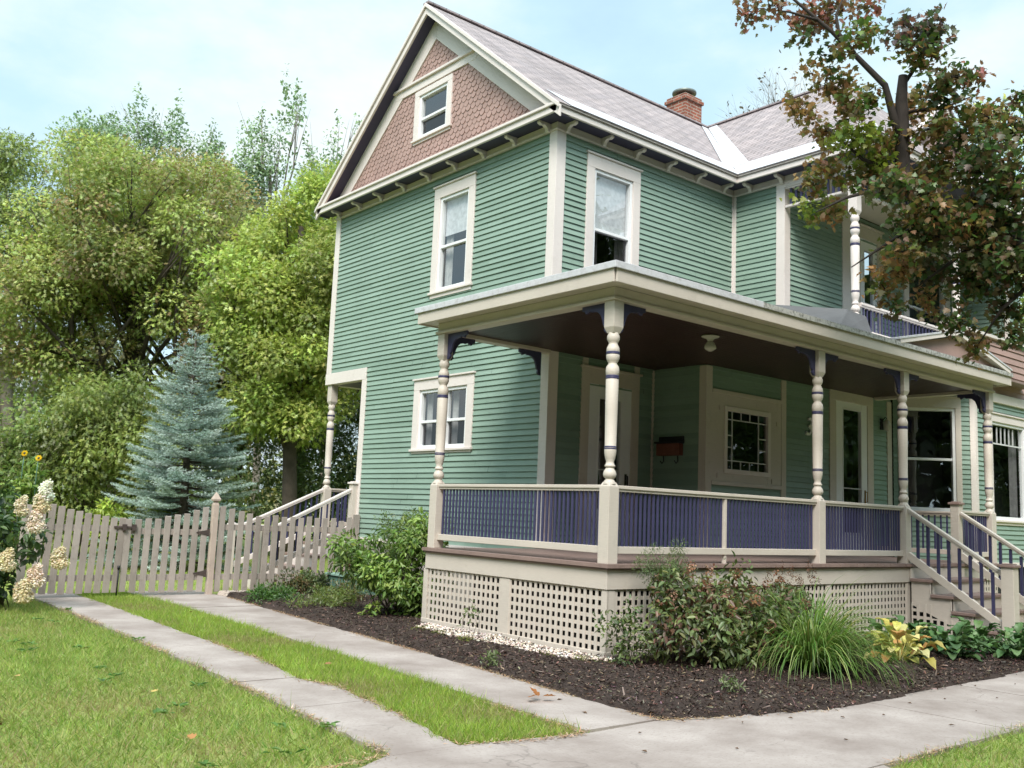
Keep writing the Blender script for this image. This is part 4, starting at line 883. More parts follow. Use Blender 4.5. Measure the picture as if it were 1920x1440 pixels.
mb.hexa([(px-s, FY-s, 1.40), (px+s, FY-s, 1.40), (px+s, FY+s, 1.40), (px-s, FY+s, 1.40), (px-.03, FY-.03, 1.44), (px+.03, FY-.03, 1.44), (px+.03, FY+.03, 1.44), (px-.03, FY+.03, 1.44)]); mb.build('post_shaft', POSTW, gp, bevel=.005)
mb = MB()
def sq(z, r): return [(px-r, FY-r, z), (px+r, FY-r, z), (px+r, FY+r, z), (px-r, FY+r, z)]
for (a, ra), (b, rb) in zip([(1.44, .03), (1.455, .03), (1.465, .056), (1.49, .06), (1.58, .018), (1.60, .004)][:-1], [(1.44, .03), (1.455, .03), (1.465, .056), (1.49, .06), (1.58, .018), (1.60, .004)][1:]): mb.hexa(sq(a, ra) + sq(b, rb))
mb.build('finial', POSTW, gp)
fn = thing('picket_fence', (.4, FY, 0), 'weathered brown picket fence dipping between the gate post and the house', 'fence')
for k in range(17):
    t_ = k/16; x = -.75+2.46*t_; top = 1.36-.42*math.sin(min(1, t_*1.7)*math.pi/2)*.42 - .02 + (.10 if k == 16 else 0)
    if k < 4: top = 1.385-.035*k
    else: top = 1.25 - .0*(k)
    if k >= 14: top = 1.21+.055*(k-14)
    mb = MB(); picket(mb, x+random.uniform(-.006, .006), .04 + (.09 if x > .9 else 0)*0, top+random.uniform(-.012, .012), w=.096 if k < 16 else .13, lean=random.uniform(.0, .012)); mb.build('picket', FENCE, fn, bevel=.003)
for z in (.27, 1.05): mb = MB(); mb.box(-.82, 1.76, FY, FY+.035, z-.045, z+.045); mb.build('fence_rail', FENCE, fn, bevel=.003)
mb = MB(); mb.box(1.70, 1.78, FY+.035, FY+.115, -.2, 1.25); mb.build('fence_post', FENCE, fn)
gp2 = thing('gate_post', (-3.62, FY+.02, 0), 'grey wooden gate post half hidden behind the white hydrangea', 'post')
mb = MB(); mb.box(-3.67, -3.57, FY-.03, FY+.07, -.2, 1.30); mb.build('post_shaft', FENCE, gp2, bevel=.006)
pl = thing('planter_box', (1.25, 6.75, 0), 'green painted wooden box by the fence, half behind the leafy bush', 'planter')
mb = MB()
bx0, bx1, by0, by1, bz = .86, 1.74, 6.55, 7.25, .34
for a in ((bx0, bx1, by0, by0+.04), (bx0, bx1, by1-.04, by1), (bx0, bx0+.04, by0+.04, by1-.04), (bx1-.04, bx1, by0+.04, by1-.04)): mb.box(*a, 0, bz)
mb.build('box_body', PLANT, pl, bevel=.008)
mb = MB()
for a in ((bx0-.03, bx1+.03, by0-.03, by0+.05), (bx0-.03, bx1+.03, by1-.05, by1+.03), (bx0-.03, bx0+.05, by0+.05, by1-.05), (bx1-.05, bx1+.03, by0+.05, by1-.05)): mb.box(*a, bz, bz+.035)
mb.build('rim', paint('pale_green_paint', (.25, .38, .32)), pl, bevel=.006)
mb = MB(); mb.quad((bx0+.04, by0+.04, .24), (bx1-.04, by0+.04, .24), (bx1-.04, by1-.04, .24), (bx0+.04, by1-.04, .24)); mb.build('potting_soil', MULCHB, pl)

# ------------------------------------------------------------------ ground
TPL['peb'] = ([(.5, 0, 0), (0, .5, 0), (-.5, 0, 0), (0, -.5, 0), (0, 0, .35), (0, 0, -.2)], [(0, 1, 4), (1, 2, 4), (2, 3, 4), (3, 0, 4), (1, 0, 5), (2, 1, 5), (3, 2, 5), (0, 3, 5)])
def inpoly(pts, poly):
    x, y = pts[:, 0], pts[:, 1]; r = np.zeros(len(pts), bool); n = len(poly)
    for i in range(n):
        x0, y0 = poly[i]; x1, y1 = poly[(i+1) % n]
        c = ((y0 > y) != (y1 > y)) & (x < (x1-x0)*(y-y0)/(y1-y0+1e-12)+x0); r ^= c
    return r
mb = MB(); mb.quad((-600, -600, -.035), (600, -600, -.035), (600, 600, -.035), (-600, 600, -.035)); tag(mb.build('ground', SOIL), kind='structure')
def jedge(pts, step=.09, amp=.018):
    out = []
    for (a, b) in zip(pts[:-1], pts[1:]):
        n = max(1, int(math.dist(a, b)/step)); px_, py_ = -(b[1]-a[1])/math.dist(a, b), (b[0]-a[0])/math.dist(a, b)
        for k in range(n):
            t_ = k/n; j = random.gauss(0, amp); out.append((a[0]+(b[0]-a[0])*t_+px_*j, a[1]+(b[1]-a[1])*t_+py_*j))
    out.append(pts[-1]); return out
SL_L = [(-3.43, 8.6), (-3.40, 7.2), (-3.50, 4.0), (-3.62, 1.0), (-3.80, -1.9)]
SL_R = [(-2.72, 8.6), (-2.74, 7.0), (-2.88, 3.6), (-2.93, 1.6), (-3.10, .55), (-2.98, .1), (-3.12, -1.0), (-3.30, -1.96)]
SR_L = [(-1.95, 8.6), (-1.87, 6.8), (-1.98, 4.2), (-2.10, 1.4), (-2.28, -1.4), (-2.30, -2.16)]
SR_R = [(-.80, 8.6), (-.78, 7.3), (-1.02, 4.5), (-1.30, 1.0), (-1.52, -1.3), (-1.56, -2.10)]
GF = Frame((0, 0), (1, 0), (0, 1))
def slabpoly(mb, poly, top=0.0, bot=-.09):
    n = len(poly); i = len(mb.v)
    mb.v += [(x, y, top) for x, y in poly] + [(x, y, bot) for x, y in poly]; mb.f.append(tuple(range(i, i+n))); mb.sm.append(False)
    for k in range(n): j = (k+1) % n; mb.f.append((i+k, i+n+k, i+n+j, i+j)); mb.sm.append(False)
def cutband(Lp, Rp, ys):
    """split a strip between two edge polylines (running down in y) at joints"""
    def at(p, y):
        for a, b in zip(p[:-1], p[1:]):
            if b[1] <= y <= a[1]: t_ = (a[1]-y)/(a[1]-b[1]); return (a[0]+(b[0]-a[0])*t_, y)
        return (p[-1][0], y) if y < p[-1][1] else (p[0][0], y)
    out = []
    for y0, y1 in zip(ys[:-1], ys[1:]):
        y0 -= .007; y1 += .007
        l = [at(Lp, y0)] + [p for p in Lp if y1 < p[1] < y0] + [at(Lp, y1)]; r_ = [at(Rp, y0)] + [p for p in Rp if y1 < p[1] < y0] + [at(Rp, y1)]
        out.append(jedge(l, amp=.011)[:-1] + [l[-1]] + (jedge(r_, amp=.011)[:-1] + [r_[-1]])[::-1])
    return out
for nm, l, r_, ys in (('driveway', SL_L, SL_R, [8.6, 6.9, 4.9, 2.7, .62, -.5, -2.0]), ('driveway', SR_L, SR_R, [8.6, 6.1, 3.6, 1.2, -2.10])):
    mb = MB()
    for p in cutband(l, r_, ys): slabpoly(mb, p, top=random.uniform(-.003, .003))
    tag(mb.build(nm, CONC), kind='structure')
mb = MB(); g = .006
yb_ = [(-14, -2.15), (-4.1, -2.12), (-3.8, -1.95), (-3.3, -1.98), (-2.3, -2.14), (-1.56, -2.10), (0.04, -2.50), (3.94, -2.38), (16, -2.3)]
def yb(x):
    for a, b in zip(yb_[:-1], yb_[1:]):
        if a[0] <= x <= b[0]: return a[1]+(b[1]-a[1])*(x-a[0])/(b[0]-a[0])
xs = [-14, -11, -8.5, -6.5, -4.4, -2.80, .62, 2.32, 4.0, 5.7, 7.4, 9.1, 12, 16]
for a, b in zip(xs[:-1], xs[1:]):
    a += g; b -= g
    xx = [a] + [p[0] for p in yb_ if a < p[0] < b] + [b]
    slabpoly(mb, [(x, yb(x)-.008) for x in xx] + [(b+.02, -3.70), (a+.02 if a < -3 or a > -2 else a-.08, -3.70)], top=random.uniform(-.003, .003))
tag(mb.build('sidewalk', CONC), kind='structure')
mb = MB(); slabpoly(mb, [(-4.6, -3.72), (-1.30, -3.72), (-1.42, -3.95), (-1.75, -4.3), (-1.95, -5.2), (-2.0, -9.0), (-4.9, -9.0), (-4.8, -5), (-4.65, -4.1)]); tag(mb.build('driveway_apron', CONC), kind='structure')
mb = MB(); slabpoly(mb, [(-200, -9.1), (-200, -17), (200, -17), (200, -9.1)], top=-.02, bot=-.3); tag(mb.build('road', groundmat('asphalt', (.05, .05, .05), (.075, .073, .07), (.03, .03, .03), 1.0, 50.0)), kind='structure')

# mulch bed, gently mounded, with loose bark chips
BED = [(-.80, 7.75), (-.78, 7.3), (-1.02, 4.5), (-1.30, 1.0), (-1.52, -1.3), (-1.57, -2.13), (-.9, -2.36), (0.04, -2.56), (1.5, -2.52), (3.94, -2.44), (5.6, -2.36), (5.85, -1.6), (5.85, -.07), (-.06, -.07), (-.06, YF+.1), (XG, YF+.1), (XG, 7.75)]
def hbed(x, y): return .015 + .05*np.clip((np.minimum(np.minimum(y+2.55, x+1.6+.12*(0)), 1.2))/1.2, 0, 1) + .012*np.sin(x*5.1+y*3.3)*np.sin(y*6.7-x*2.2)
ch = .07; gx_ = np.arange(-1.7, 6.0, ch); gy_ = np.arange(-2.7, 7.9, ch)
mb = MB(); idx = {}
Xc, Yc = np.meshgrid(gx_+ch/2, gy_+ch/2, indexing='ij'); ins = inpoly(np.stack([Xc.ravel(), Yc.ravel()], 1), BED).reshape(Xc.shape)
def vid(i, j):
    if (i, j) not in idx:
        x, y = gx_[i], gy_[j]; idx[(i, j)] = len(mb.v); edge = not (ins[max(i-1, 0):i+1, max(j-1, 0):j+1].all())
        mb.v.append((x+random.uniform(-.012, .012), y+random.uniform(-.012, .012), -.03 if edge else float(hbed(x, y))+random.uniform(-.008, .012)))
    return idx[(i, j)]
for i in range(len(gx_)-1):
    for j in range(len(gy_)-1):
        if ins[i, j]: mb.f.append((vid(i, j), vid(i+1, j), vid(i+1, j+1), vid(i, j+1))); mb.sm.append(True)
tag(mb.build('mulch_bed', MULCHB), kind='structure')
def scatter(poly, n, dens=None):
    p = np.array(poly); lo, hi = p.min(0), p.max(0); out = []
    tot = 0
    while tot < n:
        q = RNG.uniform(lo, hi, (n*2, 2)); q = q[inpoly(q, poly)]
        if dens is not None: q = q[RNG.random(len(q)) < dens(q)]
        out.append(q); tot += len(q)
    return np.concatenate(out)[:n]
def rdir(n): return nrm(RNG.normal(0, 1, (n, 3)))
q = scatter(BED, 30000, lambda q: np.clip(1.3-(q[:, 1]+2.5)/9, .25, 1)); n = len(q)
P = np.column_stack([q, hbed(q[:, 0], q[:, 1])+RNG.uniform(.0, .018, n)]); T = rdir(n); T[:, 2] *= .35; NN = rdir(n)*.55+np.array([0, 0, 1.0])
tag(batch('bark_mulch', P, T, NN, RNG.gamma(2.6, .010, n)+.006, RNG.uniform(.004, .013, n), pick([(.04, .027, .022), (.07, .048, .040), (.12, .085, .07), (.025, .017, .015), (.20, .15, .12), (.09, .05, .038)], n, .3), CHIP, tpl='chip'), 'dark shredded bark mulch covering the flower bed by the porch', 'mulch', kind='stuff')
STONES = [(-.10, -.25), (-.10, 2.9), (-.42, 2.75), (-.52, 2.0), (-.46, 1.2), (-.50, .5), (-.36, .05), (-.25, -.35)]
q = scatter(STONES, 1700); n = len(q); P = np.column_stack([q, hbed(q[:, 0], q[:, 1])+RNG.uniform(.0, .02, n)])
tag(batch('gravel', P, rdir(n)*np.array([1, 1, .3]), rdir(n)*.4+np.array([0, 0, 1]), RNG.uniform(.022, .05, n), RNG.uniform(.018, .04, n), pick([(.62, .52, .45), (.70, .62, .56), (.48, .38, .32), (.75, .68, .62)], n, .15), CHIP, tpl='peb'), 'pale pinkish pebbles along the foot of the lattice', 'gravel', kind='stuff')

# ------------------------------------------------------------------ grass
def grass(name, poly, n, hmin, hmax, label, pal, dens=None, edge=None):
    q = scatter(poly, n, dens); n = len(q)
    patch = .5+.5*np.sin(q[:, 0]*1.9+1.3*np.sin(q[:, 1]*1.1))*np.sin(q[:, 1]*1.6+.7*np.sin(q[:, 0]*2.3)); pat2 = .5+.5*np.sin(q[:, 0]*7.3+q[:, 1]*3.1)*np.sin(q[:, 1]*6.1-q[:, 0]*2.7)
    h = RNG.uniform(hmin, hmax, n)*(.72+.45*patch)
    T = np.column_stack([RNG.normal(0, .85, n), RNG.normal(0, .85, n), np.ones(n)])
    spots_ = q[RNG.integers(0, n, max(5, n//5000))]; dmin = np.min(np.hypot(q[:, 0:1]-spots_[None, :, 0], q[:, 1:2]-spots_[None, :, 1])/RNG.uniform(.10, .42, (1, len(spots_))), axis=1)
    c = pick(pal, n, .16); dry = (RNG.random(n) < .08+.14*(1-patch)+.55*np.exp(-dmin**2))[:, None]
    tall = RNG.random(n) < .02; h = np.where(tall, h*1.9, h*(1-.3*np.exp(-dmin**2)))
    c = np.where(dry, pick([(.42, .36, .19), (.36, .35, .14)], n, .15), c*(.8+.35*patch[:, None]*pat2[:, None]+.1))
    P = np.column_stack([q, np.full(n, -.034)])
    return tag(batch(name, P, T, np.column_stack([RNG.normal(0, 1, n), RNG.normal(0, 1, n), RNG.normal(0, .2, n)]), h+.03, RNG.uniform(.005, .010, n), c, GRASSM, tpl='tri'), label, 'grass', kind='stuff')
GP = [(0.258, 0.382, 0.081), (0.323, 0.432, 0.101), (0.387, 0.47, 0.133), (0.194, 0.317, 0.067), (0.426, 0.47, 0.173)]
GP2 = [(0.271, 0.417, 0.063), (0.346, 0.48, 0.076), (0.407, 0.53, 0.101), (0.223, 0.366, 0.057), (0.456, 0.53, 0.139)]
lawnL = jedge(SL_L, .12, .03)[::-1]
lawnL = [(-9.5, -2.06), (-3.86, -2.0)] + lawnL + [(-9.5, 8.6)]
def near(q): return np.clip(1.25-np.hypot(q[:, 0]+5.0, q[:, 1]+1.5)/14, .35, 1)
grass('lawn_grass', lawnL, 120000, .03, .075, 'mown green lawn left of the driveway with dry patches', GP, near)
mid = jedge(SL_R, .12, .035)[:-1] + [(-3.26, -1.98), (-2.95, -2.06), (-2.36, -2.12)] + jedge(SR_L, .12, .035)[::-1]
grass('driveway_grass', mid, 62000, .035, .085, 'bright green grass strip between the two driveway tracks', GP2, lambda q: np.clip(1.2-(q[:, 1]+2)/14, .4, 1))
grass('verge_grass', [(-1.24, -3.74), (1.0, -3.62), (14, -3.62), (14, -9), (-1.85, -9), (-1.85, -5.2), (-1.66, -4.3), (-1.36, -3.95)], 45000, .03, .07, 'grass verge in front of the sidewalk, dry at its edge', GP, lambda q: np.clip(1.1-np.hypot(q[:, 0]-0, q[:, 1]+4)/7, .02, 1))
grass('front_yard_grass', [(7.75, -2.24), (16, -2.2), (16, .85), (10.4, .85), (8.9, -.2), (7.75, -.2)], 16000, .04, .08, 'short grass in front of the right end of the house', GP)
grass('yard_grass', [(-14, 8.62), (5, 8.62), (12, 24), (-14, 30)], 42000, .05, .12, 'lawn of the yard behind the picket fence', GP2, lambda q: np.clip(1.2-(q[:, 1]-8)/12, .08, 1))

def thatch(paths, n, label):
    P = []
    for p in paths:
        for a, b in zip(p[:-1], p[1:]):
            k = max(2, int(n*math.dist(a, b))); t_ = RNG.random(k)[:, None]; q = np.array(a)+(np.array(b)-np.array(a))*t_+RNG.normal(0, .035, (k, 2))*(RNG.random((k, 1))*1.6); P.append(q)
    q = np.concatenate(P); n = len(q); T = np.column_stack([RNG.normal(0, 1, (n, 2)), RNG.uniform(-.02, .25, n)])
    keep = np.sin(q[:, 0]*3.1+q[:, 1]*2.3)+np.sin(q[:, 1]*5.3)+RNG.normal(0, .6, n) > -.3; q = q[keep]; T = T[keep]; n = len(q)
    tag(batch('dry_thatch', np.column_stack([q, np.full(n, .004)]), T, np.tile([0, 0, 1.], (n, 1))+rdir(n)*.3, RNG.uniform(.02, .06, n), RNG.uniform(.004, .009, n), pick([(.34, .21, .12), (.42, .28, .17), (.26, .16, .09), (.46, .36, .24)], n, .2), CHIP, tpl='tri'), label, 'dry grass', kind='stuff')
thatch([SL_L[1:], SL_R[2:], [(-3.3, -1.98), (-2.95, -2.10), (-2.4, -2.16)], [(-2.35, -2.12), (-2.30, -1.0)], [(-4.6, -2.12), (-3.85, -1.98)], SR_R[1:], [(-1.3, -3.74), (-.2, -3.70), (1.0, -3.68)], [(-1.56, -2.12), (-.9, -2.38), (.04, -2.58)]], 420, 'orange brown dry grass scraps along the edges of the concrete')
# ------------------------------------------------------------------ foliage
def foliage(clumps, n, shell=(.45, 1.05), up=.35):
    """leaf positions and outward directions over a set of clumps (x,y,z,rx,ry,rz)"""
    c = np.array(clumps, float); w = (c[:, 3]*c[:, 4]*c[:, 5])**(2/3); k = RNG.choice(len(c), n, p=w/w.sum())
    d = rdir(n); d[:, 2] += up*RNG.random(n); d = nrm(d); r_ = RNG.uniform(shell[0]**2, shell[1]**2, n)**.5
    P = c[k, :3] + d*c[k, 3:6]*r_[:, None]
    return P, d, k
def leaves(name, clumps, n, L, Wr, pal, parent, mat=None, tpl='rhomb', droop=.5, shell=(.45, 1.05), clumpvar=.18, jit=.16):
    P, d, k = foliage(clumps, n, shell)
    T = d*.7 + rdir(n)*.8 + np.array([0, 0, -droop]); NN = np.array([-.25, -.25, .9])+d*.9+rdir(n)*.5
    ln = RNG.uniform(.7, 1.25, n)*L; pal_ = np.array(pal, float)
    cbase = pal_[RNG.integers(0, len(pal_), len(clumps))]; cv = 1+RNG.normal(0, clumpvar, len(clumps))
    pal_ = pal_*1.0
    mixc = np.where((RNG.random(n) < .6)[:, None], cbase[k], pal_[RNG.integers(0, len(pal_), n)])
    C = np.clip(mixc*cv[k][:, None]*(1+RNG.normal(0, jit, (n, 1)))*(1+RNG.normal(0, .05, (n, 3))), .004, 1)
    return batch(name, P, T, NN, ln, ln*Wr, C, mat or LEAF, parent, tpl)
def clumps_in(ells, n, rmin, rmax, flat=.75, inner=.35):
    e = np.array(ells, float); w = e[:, 3]*e[:, 4]*e[:, 5]; out = []
    for i in RNG.choice(len(e), n, p=w/w.sum()):
        d = rdir(1)[0]; r_ = RNG.uniform(inner**2, 1)**.5; p = e[i, :3]+d*e[i, 3:6]*r_; s = RNG.uniform(rmin, rmax)
        out.append((p[0], p[1], p[2], s, s, s*flat))
    return out
def limbs(mb, base, top, r0, targets, seg=8):
    base = Vector(base); top = Vector(top)
    pts = [base]; rr = [r0]
    for k in range(1, 7):
        t_ = k/6; p = base.lerp(top, t_); p += Vector((random.gauss(0, .12), random.gauss(0, .12), 0))*(r0*3); pts.append(p); rr.append(r0*(1-.62*t_))
    mb.tube(pts, rr, seg)
    for t in targets:
        t = Vector(t); f = random.uniform(.3, .95); i = min(5, int(f*6)); a = pts[i].lerp(pts[i+1], f*6-i); r_ = rr[i]*random.uniform(.35, .6)
        m1 = a.lerp(t, .35)+Vector((random.gauss(0, .1), random.gauss(0, .1), .25))*((t-a).length*.18); m2 = a.lerp(t, .7)+Vector((random.gauss(0, .08), random.gauss(0, .08), .22))*((t-a).length*.15)
        mb.tube([a, m1, m2, t], [r_, r_*.72, r_*.45, r_*.14], 6)
        for _ in range(2):
            e2 = t+Vector((random.gauss(0, .5), random.gauss(0, .5), random.gauss(.1, .4))); mb.tube([m2, m2.lerp(e2, .5)+Vector((0, 0, .08)), e2], [r_*.3, r_*.2, r_*.06], 5)
def tree(name, label, base, top, r0, ells, ncl, cr_, nleaf, L, Wr, pal, bark=BARK, group=None, tpl='rhomb', droop=.5, nl=14, stems=(), shell=(.45, 1.05), flat=.75, inner=.35, cat='tree'):
    t = thing(name, base, label, cat, group)
    cl = clumps_in(ells, ncl, cr_[0], cr_[1], flat, inner)
    mb = MB(); tg = [c[:3] for c in random.sample(cl, min(nl, len(cl)))]
    limbs(mb, (base[0], base[1], -.1), top, r0, tg)
    for b2, t2, r2 in stems: limbs(mb, b2, t2, r2, [c[:3] for c in random.sample(cl, min(6, len(cl)))])
    mb.build('trunk', bark, t); leaves('crown', cl, nleaf, L, Wr, pal, t, tpl=tpl, droop=droop, shell=shell); return t
ASH = [(0.305, 0.378, 0.101), (0.37, 0.447, 0.123), (0.433, 0.502, 0.15), (0.255, 0.326, 0.089), (0.407, 0.366, 0.15)]
ELD = [(0.344, 0.435, 0.09), (0.414, 0.507, 0.11), (0.283, 0.386, 0.077), (0.485, 0.532, 0.142)]
POP = [(0.237, 0.335, 0.197), (0.294, 0.394, 0.215), (0.195, 0.291, 0.165)]
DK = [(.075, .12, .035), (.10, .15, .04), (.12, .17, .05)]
BR = 'trees behind the back yard'
tree('ash_tree', 'broad olive green domed tree, largest of the trees behind the blue spruce', (2.6, 24.2, 0), (2.3, 23.0, 10.5), .30, [(2.4, 22.9, 9.6, 3.5, 3.4, 2.9), (.6, 24.2, 8.0, 2.4, 2.2, 2.4), (4.4, 21.4, 7.2, 1.9, 2.0, 2.6), (3.6, 22.0, 4.2, 1.6, 1.6, 1.4), (.4, 24.6, 5.6, 1.3, 1.3, .9), (2.2, 23.4, 5.4, 1.2, 1.2, 1.0)], 215, (.4, 1.15), 96000, .21, .6, ASH+[(.33, .24, .11)], group=BR, tpl='compound', droop=.25, nl=30, stems=[((1.9, 24.6, 0), (.6, 24.4, 9.0), .2), ((3.4, 23.6, 0), (4.4, 21.6, 8.6), .2)], inner=.25)
tree('box_elder', 'bright yellow green drooping tree close behind the left wall of the house', (5.0, 17.0, 0), (4.6, 16.4, 9.0), .24, [(4.7, 16.4, 8.2, 1.5, 1.6, 2.7), (4.9, 16.5, 5.2, 1.9, 1.8, 2.0), (3.7, 17.2, 7.0, 1.2, 1.3, 2.2), (6.0, 15.6, 8.2, 1.4, 1.4, 2.8)], 150, (.3, .95), 60000, .20, .6, ELD, group=BR, tpl='compound', droop=.35, nl=18, inner=.45)
tree('ash_tree', 'tall pale green tree at the left edge with a forked grey trunk', (1.0, 30.8, 0), (.3, 30.3, 11.5), .30, [(-.6, 30.6, 11.0, 3.0, 2.6, 3.0), (-2.8, 32.0, 8.4, 2.6, 2.6, 2.4), (.9, 29.6, 8.0, 2.2, 2.0, 1.7), (-1.8, 31.6, 5.4, 1.8, 1.8, 1.3), (-2.4, 32.0, 12.0, 3.0, 3, 2.2)], 130, (.4, 1.15), 52000, .24, .55, [(.20, .26, .07), (.25, .30, .085), (.17, .22, .06)], bark=PALEBARK, group=BR, tpl='compound', nl=18, stems=[((1.1, 30.7, 3), (2.2, 29.6, 10), .14), ((.9, 30.7, 3), (-2.0, 31.8, 10.5), .16)], inner=.5)
def poplar(lab, base, top, ells, spikes, n, ncl):
    t = thing('poplar', base, lab, 'tree', 'poplars on the skyline'); cl = clumps_in(ells, ncl, .4, .95, 1.2, .1)
    for (x, y, z, h_, w) in spikes:
        for k in range(7): f = k/6; cl.append((x+random.gauss(0, .10), y+random.gauss(0, .10), z-h_*f, .10+w*f, .10+w*f, .32))
    mb = MB(); limbs(mb, (base[0], base[1], -.1), top, .2, [c[:3] for c in random.sample(cl, min(22, len(cl)))]); mb.build('trunk', PALEBARK, t)
    leaves('crown', cl, n, .17, .6, POP, t, tpl='rhomb', droop=.1, shell=(.15, 1.25))
poplar('broad blue green poplar crest with small spikes above the domed tree', (7.4, 37.0, 0), (7.0, 36.0, 16.0), [(6.6, 36.2, 16.9, 3.0, 3.0, 1.9), (8.6, 35.0, 16.2, 1.8, 1.8, 1.5), (4.6, 37.6, 16.2, 1.8, 1.8, 1.5), (6.8, 36.2, 13.0, 3.6, 3.4, 3.4)], [(5.9, 36.6, 20.3, 2.4, .42), (7.4, 35.7, 19.9, 2.2, .5), (4.1, 37.9, 18.7, 1.8, .5), (8.9, 34.6, 18.5, 1.6, .5), (6.6, 36.2, 19.0, 1.6, .6), (5.0, 37.2, 18.7, 1.6, .5)], 30000, 110)
poplar('thin airy poplar top leaning right in front of the sky', (11.8, 33.6, 0), (11.0, 32.8, 16.5), [(10.2, 33.0, 16.2, 1.1, 1.0, 2.2), (9.7, 33.6, 13.6, 1.6, 1.6, 2.4)], [(11.1, 32.2, 21.2, 4.6, .62), (10.4, 32.8, 19.2, 3.2, .6), (11.6, 31.8, 20.4, 1.6, .3)], 13000, 46)
poplar('sparse poplar top nearest the roof edge', (14.0, 31.6, 0), (13.2, 31.0, 15.6), [(13.0, 31.0, 15.4, 1.2, 1.1, 2.2), (13.4, 31.0, 12.6, 1.6, 1.5, 2.4)], [(13.1, 30.9, 19.4, 3.4, .6), (12.2, 31.6, 18.0, 2.4, .5), (13.9, 30.4, 19.2, 2.6, .45)], 11000, 44)
poplar('hazy thin crown behind the tree at the left edge', (-.6, 42.0, 0), (-.6, 41.6, 14.5), [(-.4, 41.4, 14.8, 2.0, 2.0, 1.8), (1.2, 40.2, 14.8, 1.4, 1.4, 1.5), (.2, 41, 11.5, 2.8, 2.6, 3.0)], [(-.9, 41.6, 17.2, 1.8, .6), (1.3, 40.0, 17.0, 1.8, .5)], 12000, 56)
SH = 'shrubs behind the fence'
def shrub(name, label, base, ells, ncl, cr_, n, L, Wr, pal, group=None, tpl='rhomb', stems=9, droop=.3, cat='shrub', mat=None, sr=.012, shell=(.3, 1.1), stemmat=None):
    t = thing(name, base, label, cat, group); cl = clumps_in(ells, ncl, cr_[0], cr_[1], .9, .2)
    mb = MB()
    for c in random.sample(cl, min(stems, len(cl))):
        a = Vector((base[0]+random.gauss(0, .08), base[1]+random.gauss(0, .08), base[2]-.03)); b = Vector(c[:3]); mb.tube([a, a.lerp(b, .5)+Vector((random.gauss(0, .04), random.gauss(0, .04), .08)), b], [sr, sr*.75, sr*.35], 5)
    mb.build('stem', stemmat or BARK, t); leaves('foliage', cl, n, L, Wr, pal, t, tpl=tpl, droop=droop, shell=shell, mat=mat); return t
SHP = [(0.2, 0.304, 0.079), (0.252, 0.347, 0.089), (0.158, 0.252, 0.063), (0.294, 0.357, 0.105)]
shrub('arching_shrub', 'large arching olive green shrub left of the blue spruce', (-.2, 17.2, 0), [(.1, 16.9, 3.1, 1.15, 1.2, 1.2), (.9, 16.4, 2.1, 1.0, 1.0, 1.6), (-.6, 17.6, 2.2, .9, .9, 1.4)], 90, (.3, .7), 24000, .2, .5, [(.25, .31, .075), (.30, .35, .09), (.20, .27, .06)], SH, 'compound', 16, .7)
shrub('leafy_shrub', 'mid green leafy shrub over the fence at the far left', (-1.6, 18.0, 0), [(-1.5, 18.2, 1.8, 1.1, 1.2, 1.7), (-2.8, 19.0, 2.1, 1.4, 1.3, 1.9)], 60, (.35, .65), 15000, .21, .5, SHP, SH, 'compound', 14, .4)
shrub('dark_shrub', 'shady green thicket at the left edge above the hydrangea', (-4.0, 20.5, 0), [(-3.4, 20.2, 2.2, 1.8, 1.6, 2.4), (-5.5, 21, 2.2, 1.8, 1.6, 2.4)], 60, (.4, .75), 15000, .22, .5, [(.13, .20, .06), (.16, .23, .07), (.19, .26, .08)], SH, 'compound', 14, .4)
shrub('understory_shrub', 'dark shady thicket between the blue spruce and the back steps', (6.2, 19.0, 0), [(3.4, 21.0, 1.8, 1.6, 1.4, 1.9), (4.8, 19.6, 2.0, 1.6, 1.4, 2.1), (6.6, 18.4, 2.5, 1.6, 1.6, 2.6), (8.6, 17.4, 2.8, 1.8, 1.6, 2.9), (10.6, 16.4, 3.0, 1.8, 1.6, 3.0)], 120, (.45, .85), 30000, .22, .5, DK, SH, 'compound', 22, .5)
shrub('lime_shrub', 'low lime green shrub just over the gate', (.1, 14.6, 0), [(.0, 14.5, .75, .8, .5, .75)], 22, (.2, .32), 3200, .14, .45, [(.32, .42, .07), (.36, .45, .08)], SH, 'leaf6', 10, .4)
for (bx, by, h_) in ((7.6, 21.5, 9.0), (5.4, 21.2, 10.6), (10.2, 19.5, 10.0)):
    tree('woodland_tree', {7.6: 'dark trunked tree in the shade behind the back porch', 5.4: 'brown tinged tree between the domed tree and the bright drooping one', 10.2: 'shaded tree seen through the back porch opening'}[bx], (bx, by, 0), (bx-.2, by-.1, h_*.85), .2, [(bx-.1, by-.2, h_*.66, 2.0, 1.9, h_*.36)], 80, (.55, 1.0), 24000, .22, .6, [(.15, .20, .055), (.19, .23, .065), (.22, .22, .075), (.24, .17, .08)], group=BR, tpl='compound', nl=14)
for (bx, by, h_, lab) in ((-.6, 36.5, 7.2, 'pale far tree low behind the fork at the left edge'), (4.6, 33.5, 8.0, 'pale far tree filling the gap under the domed tree')):
    tree('woodland_tree', lab, (bx, by, 0), (bx, by, h_*.8), .18, [(bx, by, h_*.55, 3.0, 2.6, h_*.42)], 80, (.4, 1.0), 20000, .26, .6, [(.26, .32, .11), (.31, .36, .12), (.22, .28, .10)], group=BR, tpl='compound', nl=10, inner=.1)
